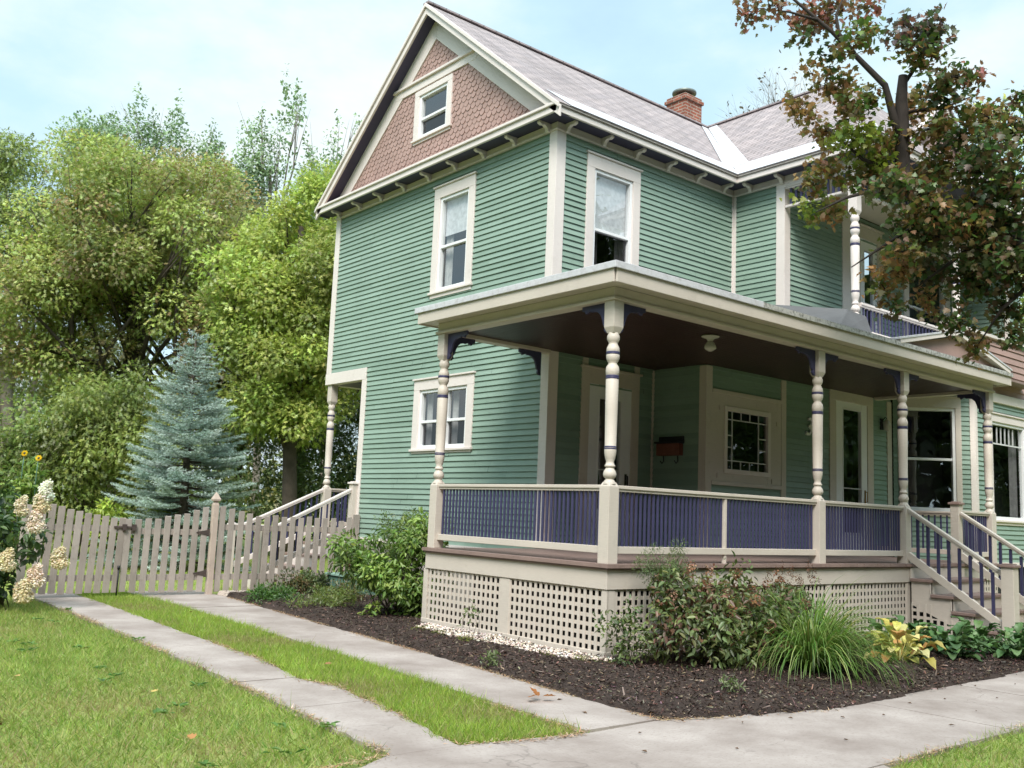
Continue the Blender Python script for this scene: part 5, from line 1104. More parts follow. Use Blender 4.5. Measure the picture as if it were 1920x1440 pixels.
# far wood closing the view
cl = [(RNG.uniform(-60, 40), 0, RNG.uniform(.5, 5.0), RNG.uniform(1.5, 3), RNG.uniform(1.5, 3), RNG.uniform(1.2, 2.6)) for _ in range(150)]
cl = [(x, 75-.45*x+random.uniform(-4, 4), z, a, b, c) for x, _, z, a, b, c in cl]
tag(leaves('far_wood', cl, 16000, .7, .6, [(.13, .17, .05), (.17, .19, .06), (.22, .20, .07)], None), 'far wood showing low between the trees at the left', 'wood', kind='stuff')
# trees added out of view to block low sky from the porch; also reflected
cl = [(x, -21+random.uniform(-2, 2), random.uniform(1, 17), random.uniform(1.6, 2.6), random.uniform(1.2, 2), random.uniform(1.4, 2.4)) for x in np.linspace(-22, 85, 430)] + [(-25+random.uniform(-2, 2), y, random.uniform(1, 15), random.uniform(1.4, 2.2), random.uniform(1.6, 2.6), random.uniform(1.4, 2.4)) for y in np.linspace(-20, 34, 180)]
tag(leaves('sky_blocking_trees', cl, 110000, .85, .6, DK, None), 'unseen rows of leafy trees added to darken the porch and show in the panes', 'wood', kind='stuff')
# trees to the right of and behind the house
tree('linden_tree', 'yellow green tree behind the right end of the house', (23.5, 6.2, 0), (23.0, 5.6, 12.5), .3, [(22.9, 5.4, 11.2, 2.6, 3.0, 3.4), (24.6, 4.2, 8.0, 3.0, 3.0, 3.2)], 50, (.7, 1.2), 9000, .33, .55, ELD, group=None, tpl='compound', nl=12)
tw = thing('bare_tree', (18.6, 11.3, 0), 'nearly bare twiggy tree rising behind the chimney and roof', 'tree')
mb = MB(); tips = []
def grow(p, d, l, r_, lev):
    q = p+d*l; mb.tube([p, p.lerp(q, .5)+Vector((random.gauss(0, .03), random.gauss(0, .03), 0))*l, q], [r_, r_*.8, r_*.6], 5 if lev > 1 else 4)
    if lev == 0: tips.append(q); return
    for _ in range(3 if lev > 1 else 2):
        nd = (d+Vector((random.gauss(0, .45), random.gauss(0, .45), random.gauss(.1, .2)))).normalized(); grow(q, nd, l*random.uniform(.62, .86), r_*.55, lev-1)
mb.tube([(18.6, 11.3, -.1), (18.5, 11.3, 12.0)], [.16, .06], 8)
for _ in range(6): grow(Vector((18.5, 11.3, random.uniform(10.2, 12.0))), Vector((random.gauss(-.1, .5), random.gauss(0, .5), 1)).normalized(), random.uniform(1.4, 1.9), .035, 4)
mb.build('trunk', PALEBARK, tw)
tp = np.array([tuple(t) for t in tips]); tp = tp[RNG.random(len(tp)) < .4]; n = len(tp)
batch('crown', tp, rdir(n), rdir(n), RNG.uniform(.08, .16, n), RNG.uniform(.05, .1, n), pick([(.10, .09, .06), (.14, .11, .07)], n), LEAF, tw)

# blue spruce
sp_ = thing('spruce_tree', (.95, 13.7, 0), 'blue spruce, a broad silvery cone behind the picket fence', 'tree')
mb = MB(); Hs = 5.12; bx, by = .85, 13.6
mb.tube([(bx, by, -.1), (bx-.05, by, 2.4), (bx-.12, by-.1, Hs)], [.13, .075, .012], 8)
PP = []; TT = []; CC = []; LL = []; WW = []
SPC = np.array([(0.351, 0.455, 0.416), (0.442, 0.546, 0.507), (0.273, 0.377, 0.338), (0.52, 0.611, 0.585), (0.234, 0.312, 0.247)])
z = .35
while z < Hs-.15:
    f = (z-.2)/(Hs-.2); R0 = 1.72*(1-f)**.85+.05; nb = int(13-4*f) if f < .85 else 6
    for k in range(nb):
        a = random.uniform(0, 2*math.pi); Rb = R0*random.uniform(.68, 1.12); d = np.array([math.cos(a), math.sin(a), 0.]); z0 = z+random.uniform(-.1, .1)
        rise = (.55*f-.10)*Rb if f < .8 else .7*Rb
        npt = max(4, int(Rb/.09)); base = np.array([bx-.12*f, by-.1*f, z0])
        pts = [base + d*Rb*t_ + np.array([0, 0, rise*t_ - .10*Rb*math.sin(t_*math.pi)*(1-f)]) for t_ in np.linspace(0, 1, npt)]
        mb.tube(pts, list(np.linspace(.016*(1.2-f), .004, npt)), 4)
        side = np.array([-d[1], d[0], 0])
        tint = SPC[random.randrange(len(SPC))]
        for i in range(1, npt):
            t_ = i/(npt-1)
            if t_ < .22: continue
            tw_l = (.34*(1-t_)+.11)*min(1, Rb)+.05
            for s in (-1, 1, 0):
                dirn = (d*.75+side*s*.75+np.array([0, 0, random.uniform(-.05, .22)])); dirn /= np.linalg.norm(dirn)
                nn = int(tw_l/.0105)
                o = np.linspace(.0, tw_l, nn)[:, None]*dirn + pts[i]
                rd = rdir(nn); rd -= (rd@dirn)[:, None]*dirn; rd = nrm(rd); rd[:, 2] += .25
                PP.append(o); TT.append(rd*.85+dirn*.75); LL.append(np.full(nn, .052)); WW.append(np.full(nn, .013)); CC.append(np.clip(tint*(1+RNG.normal(0, .16, (nn, 1))), .01, 1))
    z += .155*(1-.35*f)
n0 = sum(len(p) for p in PP)
mb.build('trunk', BARK, sp_)
batch('crown', np.concatenate(PP), np.concatenate(TT), rdir(n0), np.concatenate(LL), np.concatenate(WW), np.concatenate(CC), NEEDLE, sp_, tpl='tri')

# foreground maple leaning over the porch
MAPLE = [(2.29,0.09,7.93,0.258,0.136,'r'),(1.23,-1.0,7.14,0.177,0.083,'r'),(2.39,-0.67,7.55,0.291,0.207,'r'),(2.43,-1.14,7.51,0.377,0.151,'r'),(2.28,-1.58,7.31,0.205,0.09,'r'),(2.26,-0.79,7.2,0.127,0.102,'d'),(1.76,-1.77,6.72,0.218,0.137,'g'),(2.55,-1.0,6.99,0.127,0.14,'d'),(2.49,-1.24,7.03,0.112,0.087,'g'),(3.49,-0.91,7.61,0.122,0.095,'d'),(2.94,-1.8,7.19,0.296,0.197,'p'),(2.95,-2.04,7.0,0.169,0.242,'p'),(2.86,-1.9,6.78,0.273,0.17,'g'),(2.57,-1.85,6.9,0.12,0.084,'p'),(2.95,-2.27,6.48,0.307,0.177,'d'),(3.11,-2.07,6.33,0.23,0.133,'d'),(3.66,-2.19,6.73,0.149,0.099,'r'),(2.37,-0.82,6.79,0.114,0.127,'t'),(2.93,-0.74,6.82,0.303,0.197,'t'),(2.77,-1.07,6.42,0.254,0.191,'o'),(2.45,-0.69,6.36,0.205,0.154,'t'),(3.08,-0.52,6.38,0.295,0.161,'t'),(2.51,-0.53,6.54,0.091,0.065,'t'),(2.41,-1.54,6.24,0.157,0.205,'g'),(2.43,-1.34,5.86,0.341,0.195,'y'),(2.9,-1.4,5.95,0.286,0.249,'o'),(3.63,-1.5,6.66,0.26,0.182,'t'),(3.05,-1.91,6.02,0.291,0.218,'o'),(3.55,-2.34,6.14,0.352,0.182,'o'),(4.24,-2.35,6.22,0.227,0.278,'d'),(3.61,-2.69,6.24,0.119,0.131,'d'),(2.65,-0.87,5.66,0.254,0.152,'o'),(3.01,-0.59,5.39,0.361,0.131,'y'),(3.02,-0.71,5.23,0.273,0.091,'t'),(2.63,-0.66,5.53,0.154,0.103,'o'),(2.85,-1.23,5.53,0.287,0.175,'o'),(2.03,-2.07,5.0,0.312,0.212,'d'),(3.63,-1.74,5.69,0.404,0.291,'o'),(3.32,-2.36,5.51,0.391,0.273,'d'),(3.33,-2.65,5.22,0.255,0.266,'d'),(3.17,-1.58,4.98,0.284,0.173,'d'),(3.69,-1.83,5.03,0.45,0.325,'d'),(3.73,-2.35,4.87,0.374,0.338,'d'),(2.71,-1.74,4.52,0.201,0.142,'o'),(3.05,-1.5,4.41,0.269,0.184,'t'),(2.93,-1.4,4.19,0.159,0.159,'o'),(3.8,-1.51,4.53,0.332,0.281,'d'),(3.97,-1.92,4.43,0.388,0.326,'d'),(4.12,-2.32,4.52,0.222,0.345,'d'),(3.73,-1.52,4.18,0.19,0.127,'t'),(2.98,-1.48,4.0,0.109,0.085,'d'),(3.36,-2.07,3.77,0.143,0.202,'d'),(4.05,-1.93,3.66,0.162,0.187,'o'),(4.25,-2.17,4.09,0.224,0.287,'d'),(4.07,-2.33,3.72,0.122,0.219,'d'),(3.26,-1.94,3.86,0.119,0.095,'d'),(2.78,-1.4,5.67,0.247,0.148,'y'),(2.81,-2.65,5.53,0.338,0.169,'d'),(3.61,-1.94,6.02,0.313,0.225,'d')]

mp_ = thing('maple_tree', (6.05, -4.15, 0), 'old maple with bronze tipped dark leaves leaning over the porch roof at right', 'tree')
mb = MB()
mb.tube([(6.05, -4.15, -.2), (6.0, -4.12, .05), (5.93, -4.05, .35), (5.9, -3.98, .8), (5.82, -3.86, 1.4), (5.78, -3.75, 2.0), (5.62, -3.55, 2.6), (5.45, -3.38, 3.15), (5.12, -3.1, 3.7), (4.6, -2.78, 4.3), (4.0, -2.4, 4.75), (3.25, -1.85, 5.1), (2.97, -1.63, 5.45), (2.93, -1.66, 5.95), (2.86, -1.69, 6.35), (2.85, -1.72, 6.62)], [.34, .27, .21, .185, .175, .165, .16, .15, .14, .125, .105, .095, .088, .08, .065, .05], 10)
for path, r_ in (([(2.93, -1.65, 5.85), (2.80, -1.62, 6.15), (2.70, -1.58, 6.5), (2.43, -1.41, 6.79), (2.16, -1.24, 7.08), (1.84, -1.03, 7.37), (1.5, -.8, 7.7)], .052), ([(2.38, -1.38, 6.84), (2.2, -1.3, 7.05), (2.18, -1.28, 7.28), (2.25, -1.35, 7.55)], .032), ([(2.0, -1.15, 7.2), (1.75, -.95, 7.28), (1.45, -.72, 7.30)], .02), ([(2.86, -1.7, 6.5), (3.0, -1.8, 6.75), (3.05, -1.9, 7.0)], .03), ([(2.9, -1.68, 6.2), (3.3, -2.0, 6.3), (3.55, -2.2, 6.45)], .028), ([(2.95, -1.63, 5.5), (2.6, -1.35, 5.65), (2.3, -1.1, 6.0)], .035), ([(2.97, -1.65, 5.4), (2.5, -1.2, 5.2), (2.2, -1.0, 5.0)], .03), ([(3.6, -2.1, 5.0), (3.7, -2.15, 5.6), (3.95, -2.4, 6.1)], .04), ([(3.8, -2.2, 4.85), (3.5, -1.9, 4.5), (3.2, -1.65, 4.2)], .035), ([(4.3, -2.55, 4.4), (4.0, -2.25, 4.0), (3.85, -2.05, 3.6)], .03), ([(4.1, -2.45, 4.65), (4.3, -2.7, 5.4), (4.2, -2.6, 5.9)], .04), ([(3.3, -1.9, 5.1), (2.9, -1.5, 4.7), (2.6, -1.2, 4.4)], .03)):
    n = len(path); mb.tube(path, [r_*(1-.8*i/(n-1)) for i in range(n)], 7)
KEY = {'r': [(0.27, 0.101, 0.074), (0.203, 0.115, 0.068), (0.135, 0.121, 0.054)], 'd': [(0.053, 0.1, 0.033), (0.077, 0.124, 0.035), (0.106, 0.1, 0.041), (0.14, 0.09, 0.05)], 'g': [(0.087, 0.152, 0.032), (0.123, 0.174, 0.041), (0.145, 0.123, 0.043), (0.22, 0.13, 0.06)], 'p': [(0.101, 0.088, 0.081), (0.081, 0.108, 0.054), (0.176, 0.095, 0.074)], 't': [(0.324, 0.182, 0.088), (0.23, 0.176, 0.068), (0.378, 0.216, 0.108), (0.162, 0.162, 0.054)], 'o': [(0.13, 0.163, 0.039), (0.195, 0.163, 0.052), (0.091, 0.143, 0.039), (0.26, 0.156, 0.065), (0.27, 0.15, 0.075), (0.24, 0.17, 0.07)], 'y': [(0.203, 0.27, 0.041), (0.27, 0.297, 0.061), (0.162, 0.216, 0.041)]}
P_ = []; C_ = []
tw = MB()
MAPLE += [(2.55, -1.84, 5.28, .22, .16, 'o'), (2.69, -1.92, 5.11, .25, .18, 'd'), (2.79, -1.98, 4.97, .28, .2, 'o'), (2.97, -2.10, 4.84, .3, .22, 'd'), (3.16, -2.25, 4.76, .3, .22, 'o'), (3.37, -2.38, 4.54, .34, .26, 'd'), (4.25, -2.75, 5.05, .34, .26, 'd'), (3.7, -2.5, 5.2, .34, .26, 'd'), (3.35, -2.15, 5.0, .3, .2, 'o'), (4.5, -3.0, 4.5, .35, .3, 'd'), (4.0, -2.7, 4.6, .3, .25, 'd'), (4.8, -3.1, 4.9, .4, .35, 'd'), (4.7, -3.05, 3.9, .3, .3, 'd'), (3.1, -1.95, 4.75, .25, .2, 'd')]
for (x, y, z, rx, rz, k) in MAPLE:
    n = int(rx*rz*3700)+10; sub = max(3, int(n/16)); c0 = np.array([x, y, z])
    for _ in range(sub):
        o = rdir(1)[0]*RNG.uniform(.3, 1.0); ctr = c0+o*np.array([rx, rx, rz]); m = 16
        P_.append(ctr + RNG.normal(0, .068, (m, 3))); C_.append(np.clip(pick(KEY[k], m, .22)*1.22, 0, .8))
        st_ = Vector(tuple(c0+np.array([rx*.2, -rx*.1, -rz*.1]))); tw.tube([st_, st_.lerp(Vector(tuple(ctr)), .6)+Vector((0, 0, .03)), tuple(ctr)], [.006, .004, .002], 4)
P_ = np.concatenate(P_); C_ = np.concatenate(C_); n = len(P_)
T = rdir(n)+np.array([0, 0, -.55]); NN = np.array([0, 0, .8])+rdir(n)*.7; ln = RNG.uniform(.055, .095, n)
mb.v += []; off = len(mb.v); mb.v += tw.v; mb.f += [tuple(i+off for i in f) for f in tw.f]; mb.sm += tw.sm
mb.build('trunk', DARKBARK, mp_)
batch('crown', P_, T, NN, ln, ln*1.0, C_, LEAF, mp_, 'maple')

# ------------------------------------------------------------------ garden plants
LUSH = [(0.16, 0.265, 0.059), (0.212, 0.319, 0.075), (0.265, 0.361, 0.085), (0.117, 0.201, 0.048)]
ROSE = [(0.116, 0.163, 0.054), (0.155, 0.208, 0.072), (0.093, 0.13, 0.048), (0.217, 0.247, 0.09)]
shrub('leafy_bush', 'tall airy green bush beside the left end of the porch lattice', (.08, 3.95, 0), [(.08, 3.95, .62, .62, .55, .62), (.25, 3.8, 1.05, .42, .38, .35), (-.25, 4.35, .75, .42, .4, .35), (.25, 3.65, .35, .45, .3, .35)], 64, (.10, .20), 5600, .085, .45, LUSH, None, 'leaf6', 30, .5, sr=.008)
shrub('feathery_shrub', 'pale feathery foliage behind the leafy bush at the house wall', (.75, 4.6, 0), [(.65, 4.5, 1.1, .45, .5, .38)], 22, (.12, .22), 2600, .06, .3, [(.13, .20, .06), (.17, .24, .08)], None, 'rhomb', 16, .1, sr=.006)
MS = 'shrubs in front of the lattice'
sA = shrub('flowering_shrub', 'dark green shrub with browned flower heads in front of the porch corner', (.75, -.85, .03), [(.72, -.85, .44, .66, .42, .44), (.42, -.62, .60, .42, .32, .30), (1.0, -.75, .66, .40, .3, .28), (.25, -.62, .30, .2, .2, .25)], 90, (.09, .18), 3700, .078, .46, ROSE+[(.20, .11, .07)], MS, 'leaf6', 30, .5, sr=.006, shell=(.2, 1.45))
sB = shrub('flowering_shrub', 'dark green shrub with pinkish leaf tips left of the daylily clump', (1.55, -.85, .03), [(1.5, -.9, .38, .52, .40, .38), (1.75, -.65, .52, .42, .32, .26)], 74, (.09, .17), 3000, .08, .46, ROSE+[(.24, .15, .11)], MS, 'leaf6', 28, .5, sr=.006, shell=(.2, 1.45))
def blossoms(parent, pts, pal, name='flower_head', r_=.05, n=40, L=.03):
    for p in pts: leaves(name, [(p[0], p[1], p[2], r_, r_, r_*1.2)], n, L, .8, pal, parent, mat=PETAL, shell=(.2, 1.0))
FLP = [(.22, .11, .06), (.30, .17, .11), (.16, .08, .045), (.40, .26, .19)]
blossoms(sA, [(.30, -.45, .86), (.22, -.5, .62), (.45, -.9, .84), (.62, -1.0, .78), (.70, -.75, .98), (.95, -.9, .94), (1.1, -.95, .8), (.25, -.65, .74), (.52, -1.15, .62), (.85, -1.2, .72), (1.0, -1.25, .45), (.60, -.6, 1.0)], FLP, n=46)
blossoms(sB, [(1.3, -1.0, .84), (1.6, -.95, .86), (1.85, -.75, .92), (1.5, -1.25, .34), (1.7, -1.2, .66), (1.25, -1.3, .3)], [(.36, .2, .16), (.28, .15, .10), (.22, .11, .06)], n=34)
shrub('feathery_fern', 'tall feathery fern rising behind the shrubs against the railing', (.42, -.38, .03), [(.55, -.36, .98, .42, .12, .20), (.45, -.4, .8, .3, .12, .2)], 40, (.05, .10), 3600, .04, .16, [(.11, .17, .06), (.15, .20, .08)], None, 'rhomb', 16, .0, sr=.004)
shrub('small_rose', 'thin pale green rosebush leaning at the porch corner', (.02, -.42, .03), [(-.05, -.42, .34, .26, .22, .28), (-.25, -.28, .42, .14, .12, .10)], 20, (.05, .11), 620, .05, .5, [(.15, .21, .06), (.10, .15, .06), (.20, .25, .08)], None, 'leaf6', 12, .3, sr=.004)
ast = shrub('astilbe', 'astilbe with upright brown plumes against the lattice', (2.6, -.42, .03), [(2.6, -.42, .42, .5, .25, .34)], 26, (.08, .15), 1300, .07, .4, ROSE, None, 'leaf6', 14, .3, sr=.005)
for k in range(11):
    x = 2.2+.09*k+random.uniform(-.03, .03); h_ = random.uniform(.82, 1.04); leaves('plume', [(x, -.40+random.uniform(-.1, .1), h_-.02*j*3, .016+.008*j, .016+.008*j, .04) for j in range(4)], 70, .028, .4, [(.13, .075, .05), (.18, .10, .065), (.09, .055, .04)], ast, mat=PETAL, shell=(.1, 1))
def blades(name, label, c, n, Lr, wid, pal, cat, spread=1.0, group=None, lean=(0, 0)):
    t = thing(name, c, label, cat, group); ls = []; ws = []; cs = []
    for _ in range(n):
        a = random.uniform(0, 2*math.pi); L = random.uniform(*Lr); d = np.array([math.cos(a), math.sin(a)]); e0 = random.uniform(.6, 1.5); dr_ = random.uniform(.16, .40)*spread; b = np.array([c[0], c[1]])+d*random.uniform(0, .16)
        pts = []; p = np.array([b[0], b[1], c[2]]); el = e0; k = 8
        d = d+np.array(lean); d /= np.linalg.norm(d)+.2; a = math.atan2(d[1], d[0])
        for i in range(k):
            pts.append(p.copy()); st_ = L/(k-1); p = p+np.array([d[0]*math.cos(el), d[1]*math.cos(el), math.sin(el)])*st_; el -= dr_*(.4+i*.2)+random.gauss(0, .03); a += random.gauss(0, .06); d = np.array([math.cos(a), math.sin(a)])
        ls.append(np.array(pts)); ws.append(wid*np.array([.7, 1, 1.05, 1, .9, .72, .45, .08])*random.uniform(.7, 1.2)); cs.append(pick(pal, 1, .18)[0])
    strips('foliage', ls, ws, cs, LEAF, t); return t
DAY = [(0.138, 0.268, 0.048), (0.181, 0.311, 0.067), (0.104, 0.216, 0.038), (0.242, 0.346, 0.096)]
blades('daylily', 'large arching clump of grassy daylily leaves at the sidewalk edge', (1.45, -1.45, .02), 950, (.6, 1.3), .0105, DAY+[(.30, .36, .12)], 'plant', spread=1.15, lean=(.18, -.30))
blades('daylily', 'smaller yellowing clump of strap leaves behind the yellow hosta', (2.35, -1.0, .02), 150, (.5, .9), .022, [(.26, .30, .07), (.34, .34, .10), (.16, .24, .05)], 'plant')
def hosta(label, c, n, L, pal, group=None, yellow=None):
    t = thing('hosta', c, label, 'plant', group); vs = []; fs = []; cl = []
    for i in range(n):
        a = random.uniform(0, 2*math.pi); el0 = random.uniform(.25, 1.35); l = L*random.uniform(.6, 1.2); w = l*random.uniform(.50, .64); d = np.array([math.cos(a), math.sin(a), 0]); s = np.array([-d[1], d[0], 0]); stem = random.uniform(.4, 1.75)*L
        p = np.array(c, float)+d*.03; el = el0; base = len(vs); col = pick(pal, 1, .16)[0]; rows = []
        p = p+(d*math.cos(el)+np.array([0, 0, 1])*math.sin(el))*stem
        prof = [.12, .70, 1.0, .88, .5, .03]
        for j in range(6):
            dd = d*math.cos(el)+np.array([0, 0, 1])*math.sin(el); up = -d*math.sin(el)+np.array([0, 0, 1])*math.cos(el)
            for k, q in enumerate((-1, -.5, 0, .5, 1)):
                vs.append(p+s*(q*w/2*prof[j])+up*(abs(q)*.16*w*prof[j]+.012*math.sin(j*2.1+q*3))); cl.append(col*(.9 if k == 2 else 1.0))
            p = p+dd*l/5; el -= random.uniform(.22, .42)
        for j in range(5):
            for k in range(4): o = base+j*5+k; fs.append((o, o+1, o+6, o+5))
        o = len(vs); e_ = p*0+np.array(c, float); m_ = (vs[base+2]+e_)/2+d*.0
        for q in (e_, m_, vs[base+2]): vs.append(q-s*.005); vs.append(q+s*.005); cl += [col*.8]*2
        fs += [(o, o+1, o+3, o+2), (o+2, o+3, o+5, o+4)]
    me = bpy.data.meshes.new('foliage'); org = np.array(c); me.from_pydata([tuple(v-org) for v in vs], [], fs); me.polygons.foreach_set('use_smooth', [True]*len(fs))
    at = me.attributes.new('tint', 'FLOAT_COLOR', 'POINT'); cc = np.ones((len(vs), 4), np.float32); cc[:, :3] = np.array(cl); at.data.foreach_set('color', cc.ravel()); me.materials.append(LEAFG)
    o = bpy.data.objects.new('foliage', me); COL.objects.link(o); o.parent = t; return t
LEAFG = leafmat('glossy_leaf', .25, .045, .5)
HOS = [(0.069, 0.144, 0.052), (0.092, 0.178, 0.063), (0.127, 0.218, 0.081)]
HG = 'green hostas by the steps'
hosta('yellow leaved hosta with browning leaves between the daylilies and the green hostas', (3.0, -1.5, .02), 62, .21, [(.62, .55, .16), (.56, .52, .12), (.66, .60, .26), (.46, .24, .08), (.38, .40, .10)])
hosta('green hosta right beside the yellow one', (3.45, -1.15, .02), 78, .19, HOS, HG); hosta('green hosta at the foot of the step side, nearest the lattice', (4.2, -1.0, .02), 78, .19, HOS, HG)
hosta('green hosta in the middle of the clump by the sidewalk', (3.95, -1.6, .02), 78, .19, HOS, HG); hosta('green hosta nearest the newel post of the steps', (4.95, -1.45, .02), 78, .19, HOS, HG); hosta('green hosta drooping over the sidewalk edge at the right', (4.7, -2.0, .02), 78, .19, HOS, HG); hosta('rightmost green hosta at the picture edge', (5.5, -1.95, .02), 78, .19, HOS, HG)
GC = 'low plants in the bed by the fence'
shrub('low_groundcover', 'dark green creeping mound at the driveway edge near the gate post', (-.5, 6.5, 0), [(-.5, 6.4, .10, .42, .45, .12)], 26, (.08, .16), 1800, .045, .5, [(.06, .14, .025), (.08, .17, .03)], GC, 'leaf6', 6, .1, sr=.004)
shrub('low_groundcover', 'yellowish feathery mound in the middle of the bed', (-.2, 5.4, 0), [(-.2, 5.4, .12, .55, .6, .14)], 34, (.08, .18), 2400, .05, .3, [(.16, .21, .05), (.20, .24, .06), (.12, .18, .04)], GC, 'rhomb', 6, .1, sr=.004)
shrub('low_groundcover', 'tan and green tufts below the pickets', (.25, 7.2, 0), [(.25, 7.2, .16, .5, .3, .18)], 26, (.08, .17), 1500, .055, .4, [(.22, .16, .07), (.12, .15, .05), (.09, .13, .04)], GC, 'leaf6', 8, .1, sr=.004)
shrub('low_groundcover', 'small dark leaved clump at the base of the fence', (.75, 7.35, 0), [(.7, 7.3, .2, .34, .22, .2)], 18, (.08, .15), 900, .06, .5, [(.06, .10, .035), (.09, .13, .045)], GC, 'leaf6', 8, .1, sr=.004)
shrub('low_groundcover', 'loose green weeds in front of the planter box', (.55, 5.9, 0), [(.55, 5.9, .16, .42, .4, .16)], 22, (.08, .15), 1300, .06, .35, [(.11, .17, .04), (.16, .19, .05), (.15, .12, .05)], GC, 'rhomb', 8, .1, sr=.004)
rp = shrub('red_flower_plant', 'red leaved plant at the corner of the green planter box', (1.2, 6.85, .24), [(1.15, 6.85, .56, .22, .16, .18)], 12, (.06, .12), 500, .06, .5, [(.26, .06, .05), (.18, .05, .04), (.10, .12, .04)], None, 'leaf6', 8, .2, sr=.004, cat='plant')
MO = [(-.42, 2.55, .16), (-.50, 1.65, .10), (-.42, .42, .10), (-.30, .02, .09), (-.22, -.22, .12), (-.48, 2.2, .09)]
tag(leaves('moss', [(x, y, .055, r_, r_*1.3, .035) for x, y, r_ in MO], 2600, .022, .5, [(.15, .18, .03), (.19, .21, .04)], None), 'yellow green moss along the pebbles under the lattice', 'moss', kind='stuff')
for i, (x, y, lab) in enumerate(((-.30, -1.75, 'small grey green weed alone in the dark mulch'), (-1.25, .25, 'grassy weed on the driveway side of the mulch'), (-.55, 1.55, 'spindly yellow green sapling against the left lattice'))):
    hh = .5 if i == 2 else .10
    shrub('weed', lab, (x, y, .03), [(x, y, .03+hh*.6, .10, .10, hh*.5)], 8, (.03, .06), 90 if i < 2 else 60, .045, .4, [(.14, .19, .07), (.18, .22, .09)], None, 'leaf6', 5, .1, sr=.003, cat='weed')
# hydrangea at the left edge
hy = shrub('hydrangea', 'hydrangea with creamy and pink flower heads at the left edge by the gate', (-4.15, 6.75, 0), [(-4.2, 6.75, .75, .45, .45, .72), (-4.6, 6.9, .8, .5, .5, .8)], 46, (.12, .24), 2300, .12, .55, [(.045, .10, .03), (.065, .13, .035), (.09, .15, .05)], None, 'leaf6', 22, .5, sr=.008)
HP = {'w': [(.88, .87, .82), (.84, .82, .72)], 'c': [(.80, .70, .50), (.84, .77, .62), (.72, .60, .40)], 'k': [(.84, .70, .62), (.87, .77, .69), (.78, .62, .52)]}
for x, y, z, r_, k in ((-3.80, 6.6, 1.48, .085, 'w'), (-3.84, 6.6, 1.34, .10, 'c'), (-4.08, 6.55, 1.28, .07, 'c'), (-3.90, 6.55, 1.10, .11, 'k'), (-3.56, 6.6, .64, .10, 'c'), (-3.85, 6.5, .42, .105, 'k'), (-3.98, 6.45, .24, .11, 'c'), (-4.2, 6.45, .62, .09, 'c')):
    r_ *= 1.12; y -= .28
    leaves('flower_head', [(x, y, z+.03, r_*.8, r_*.8, r_*.95), (x+.02, y, z-.05, r_*.95, r_*.95, r_*.7), (x+.03, y, z+.10, r_*.45, r_*.45, r_*.6)], 1300, .026, .95, HP[k], hy, mat=PETAL, shell=(.55, 1.0), clumpvar=.05, jit=.1)
sf = shrub('sunflower', 'two small yellow sunflowers on stalks in front of the thicket at left', (-2.25, 13.9, 0), [(-2.25, 13.9, 1.3, .3, .25, .8)], 20, (.12, .22), 800, .13, .5, LUSH, None, 'leaf6', 10, .4, cat='plant')
for x, y, z in ((-2.41, 13.7, 2.24), (-2.17, 13.6, 2.16)):
    a = np.linspace(0, 2*math.pi, 14)[:-1]; n = len(a); ax = np.array([-.55, -.75, .35]); ax /= np.linalg.norm(ax); u = np.cross(ax, [0, 0, 1]); u /= np.linalg.norm(u); v = np.cross(ax, u)
    dr = np.cos(a)[:, None]*u+np.sin(a)[:, None]*v
    fh = batch('flower_head', np.array([x, y, z])+dr*.02, dr, np.tile(ax, (n, 1)), np.full(n, .05), np.full(n, .026), pick([(.70, .42, .02), (.75, .5, .04)], n), PETAL, sf, 'leaf6')
    mb = MB(); mb.lathe((x, y, z-.02), [(0, .018), (.02, .018), (.03, .01)], 8); mb.build('flower_disc', BARK, fh); mb = MB(); mb.tube([(x+.05, y+.15, .4), (x, y+.04, z-.3), (x, y, z)], [.012, .01, .008], 5); mb.build('stalk', MATS['planter_green_paint'], fh)
sn = MB(); sn.hexa([(-.78, 7.42, 0), (-.30, 7.60, 0), (-.22, 7.80, 0), (-.80, 7.74, 0), (-.74, 7.45, .07), (-.32, 7.61, .055), (-.26, 7.77, .06), (-.77, 7.71, .075)])
tag(sn.build('edging_stone', PEB, None, bevel=.015), 'flat pale stone slab at the foot of the gate post', 'stone')
wp = scatter(lawnL, 70, near); Pw = []; Tw = []; 
for x, y in wp:
    k = RNG.integers(7, 13); a = RNG.uniform(0, 6.28, k); Tw.append(np.column_stack([np.cos(a), np.sin(a), RNG.uniform(.15, .6, k)])); Pw.append(np.column_stack([np.full(k, x)+RNG.normal(0, .03, k), np.full(k, y)+RNG.normal(0, .03, k), np.full(k, .012)]))
Pw = np.concatenate(Pw); Tw = np.concatenate(Tw); n = len(Pw)
tag(batch('lawn_weeds', Pw, Tw, np.tile([0, 0, 1.], (n, 1)), RNG.uniform(.04, .085, n), RNG.uniform(.02, .04, n), pick([(.13, .24, .06), (.17, .28, .08), (.10, .20, .05)], n, .15), LEAF, tpl='leaf6'), 'broad leaved weeds scattered through the lawn', 'weeds', kind='stuff')
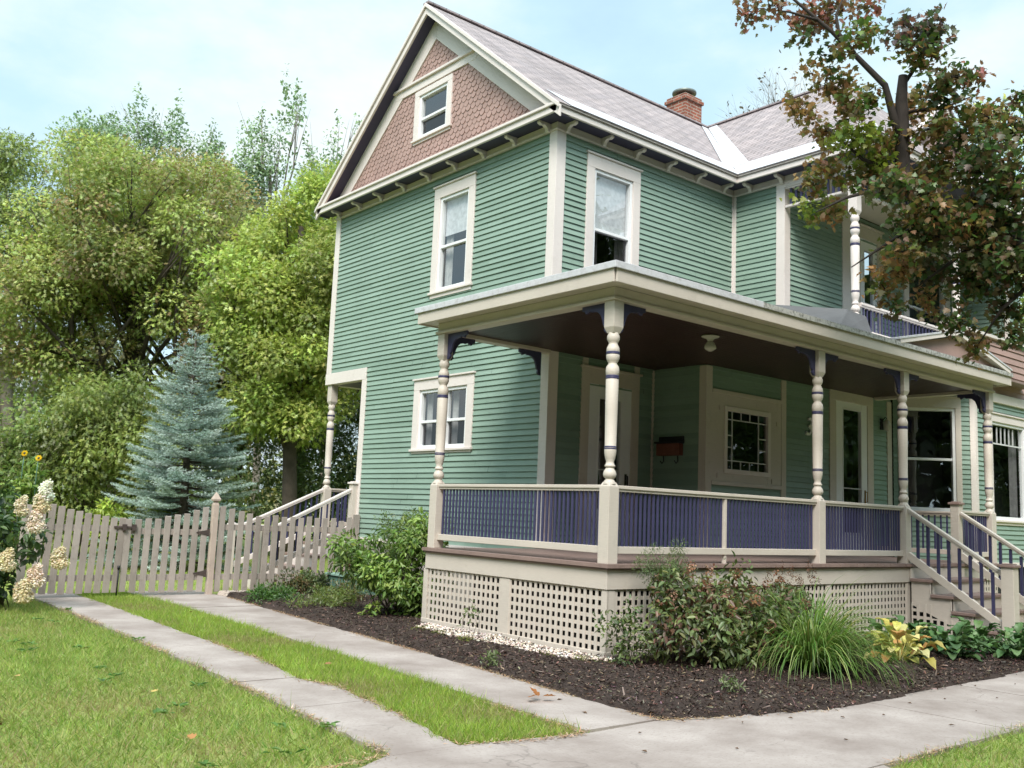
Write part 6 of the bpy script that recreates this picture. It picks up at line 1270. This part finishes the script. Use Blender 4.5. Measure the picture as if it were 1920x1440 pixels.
# fallen leaves and bark bits
for i, (x, y) in enumerate([(-4.4, .3), (-5.1, 1.4), (-4.7, -1.2), (-5.6, -.3), (-4.2, 2.6), (-6.1, 1.9), (-2.6, .9), (-2.5, 3.4), (-2.2, 5.2), (-4.9, 3.9)]):
    o = batch('lawn_leaf', np.array([[x, y, .045]]), rdir(1)*np.array([1, 1, .15]), np.array([[RNG.normal(0, .3), RNG.normal(0, .3), 1.]]), np.array([RNG.uniform(.05, .085)]), np.array([RNG.uniform(.04, .07)]), pick([(.32, .17, .07), (.38, .25, .10), (.24, .13, .06)], 1, .15), CHIP, None, 'maple'); tag(o, 'small brown fallen leaf lying in the grass beside the driveway', 'leaf', 'fallen leaves in the grass')
lv = []
spots = [(-2.05, -2.35), (-2.6, -2.2), (-1.45, -2.25), (-1.1, -2.5), (-.6, -2.6), (-.2, -2.75), (.2, -2.9), (.9, -2.75), (1.4, -2.8), (1.9, -3.0), (2.4, -2.6), (2.9, -2.75), (3.3, -3.1), (3.8, -2.7), (-1.8, -3.0), (-.9, -3.2), (.3, -3.35), (-2.4, -2.75), (1.1, -3.2), (-1.75, -1.2), (-1.6, -1.9), (-1.9, -1.7)]
for i, (x, y) in enumerate(spots):
    mb = MB(); a = random.uniform(0, 6.28); L = random.uniform(.025, .06); w = L*random.uniform(.3, .6); c, s = math.cos(a), math.sin(a); z = .006
    pr_ = [(0, 0, 0), (.4*L, w/2, .008), (L, 0, .003), (.4*L, -w/2, .01), (.5*L, 0, .0)]
    v = [(x+p[0]*c-p[1]*s, y+p[0]*s+p[1]*c, z+p[2]) for p in pr_]; mb.quad(v[0], v[1], v[4]); mb.quad(v[1], v[2], v[4]); mb.quad(v[2], v[3], v[4]); mb.quad(v[3], v[0], v[4])
    o = mb.build('leaf_litter', flat('dry_leaf', (.13, .075, .04), .8) if i == 0 else MATS['dry_leaf']); tag(o, 'small dry brown leaf scrap lying on the pale sidewalk', 'leaf', 'leaf scraps on the concrete')
dl = thing('fallen_leaf', (-1.95, -1.15, .03), 'curled orange brown leaf lying in the grass strip', 'leaf')
for i in range(3):
    batch('blade', np.array([(-1.95+.03*i, -1.15-.02*i, .045)]), rdir(1)*np.array([1, 1, .2]), np.array([[.2*i-.2, .3, 1.]]), np.array([.11]), np.array([.09]), np.array([(.42, .17, .06)]), LEAF, dl, 'maple')
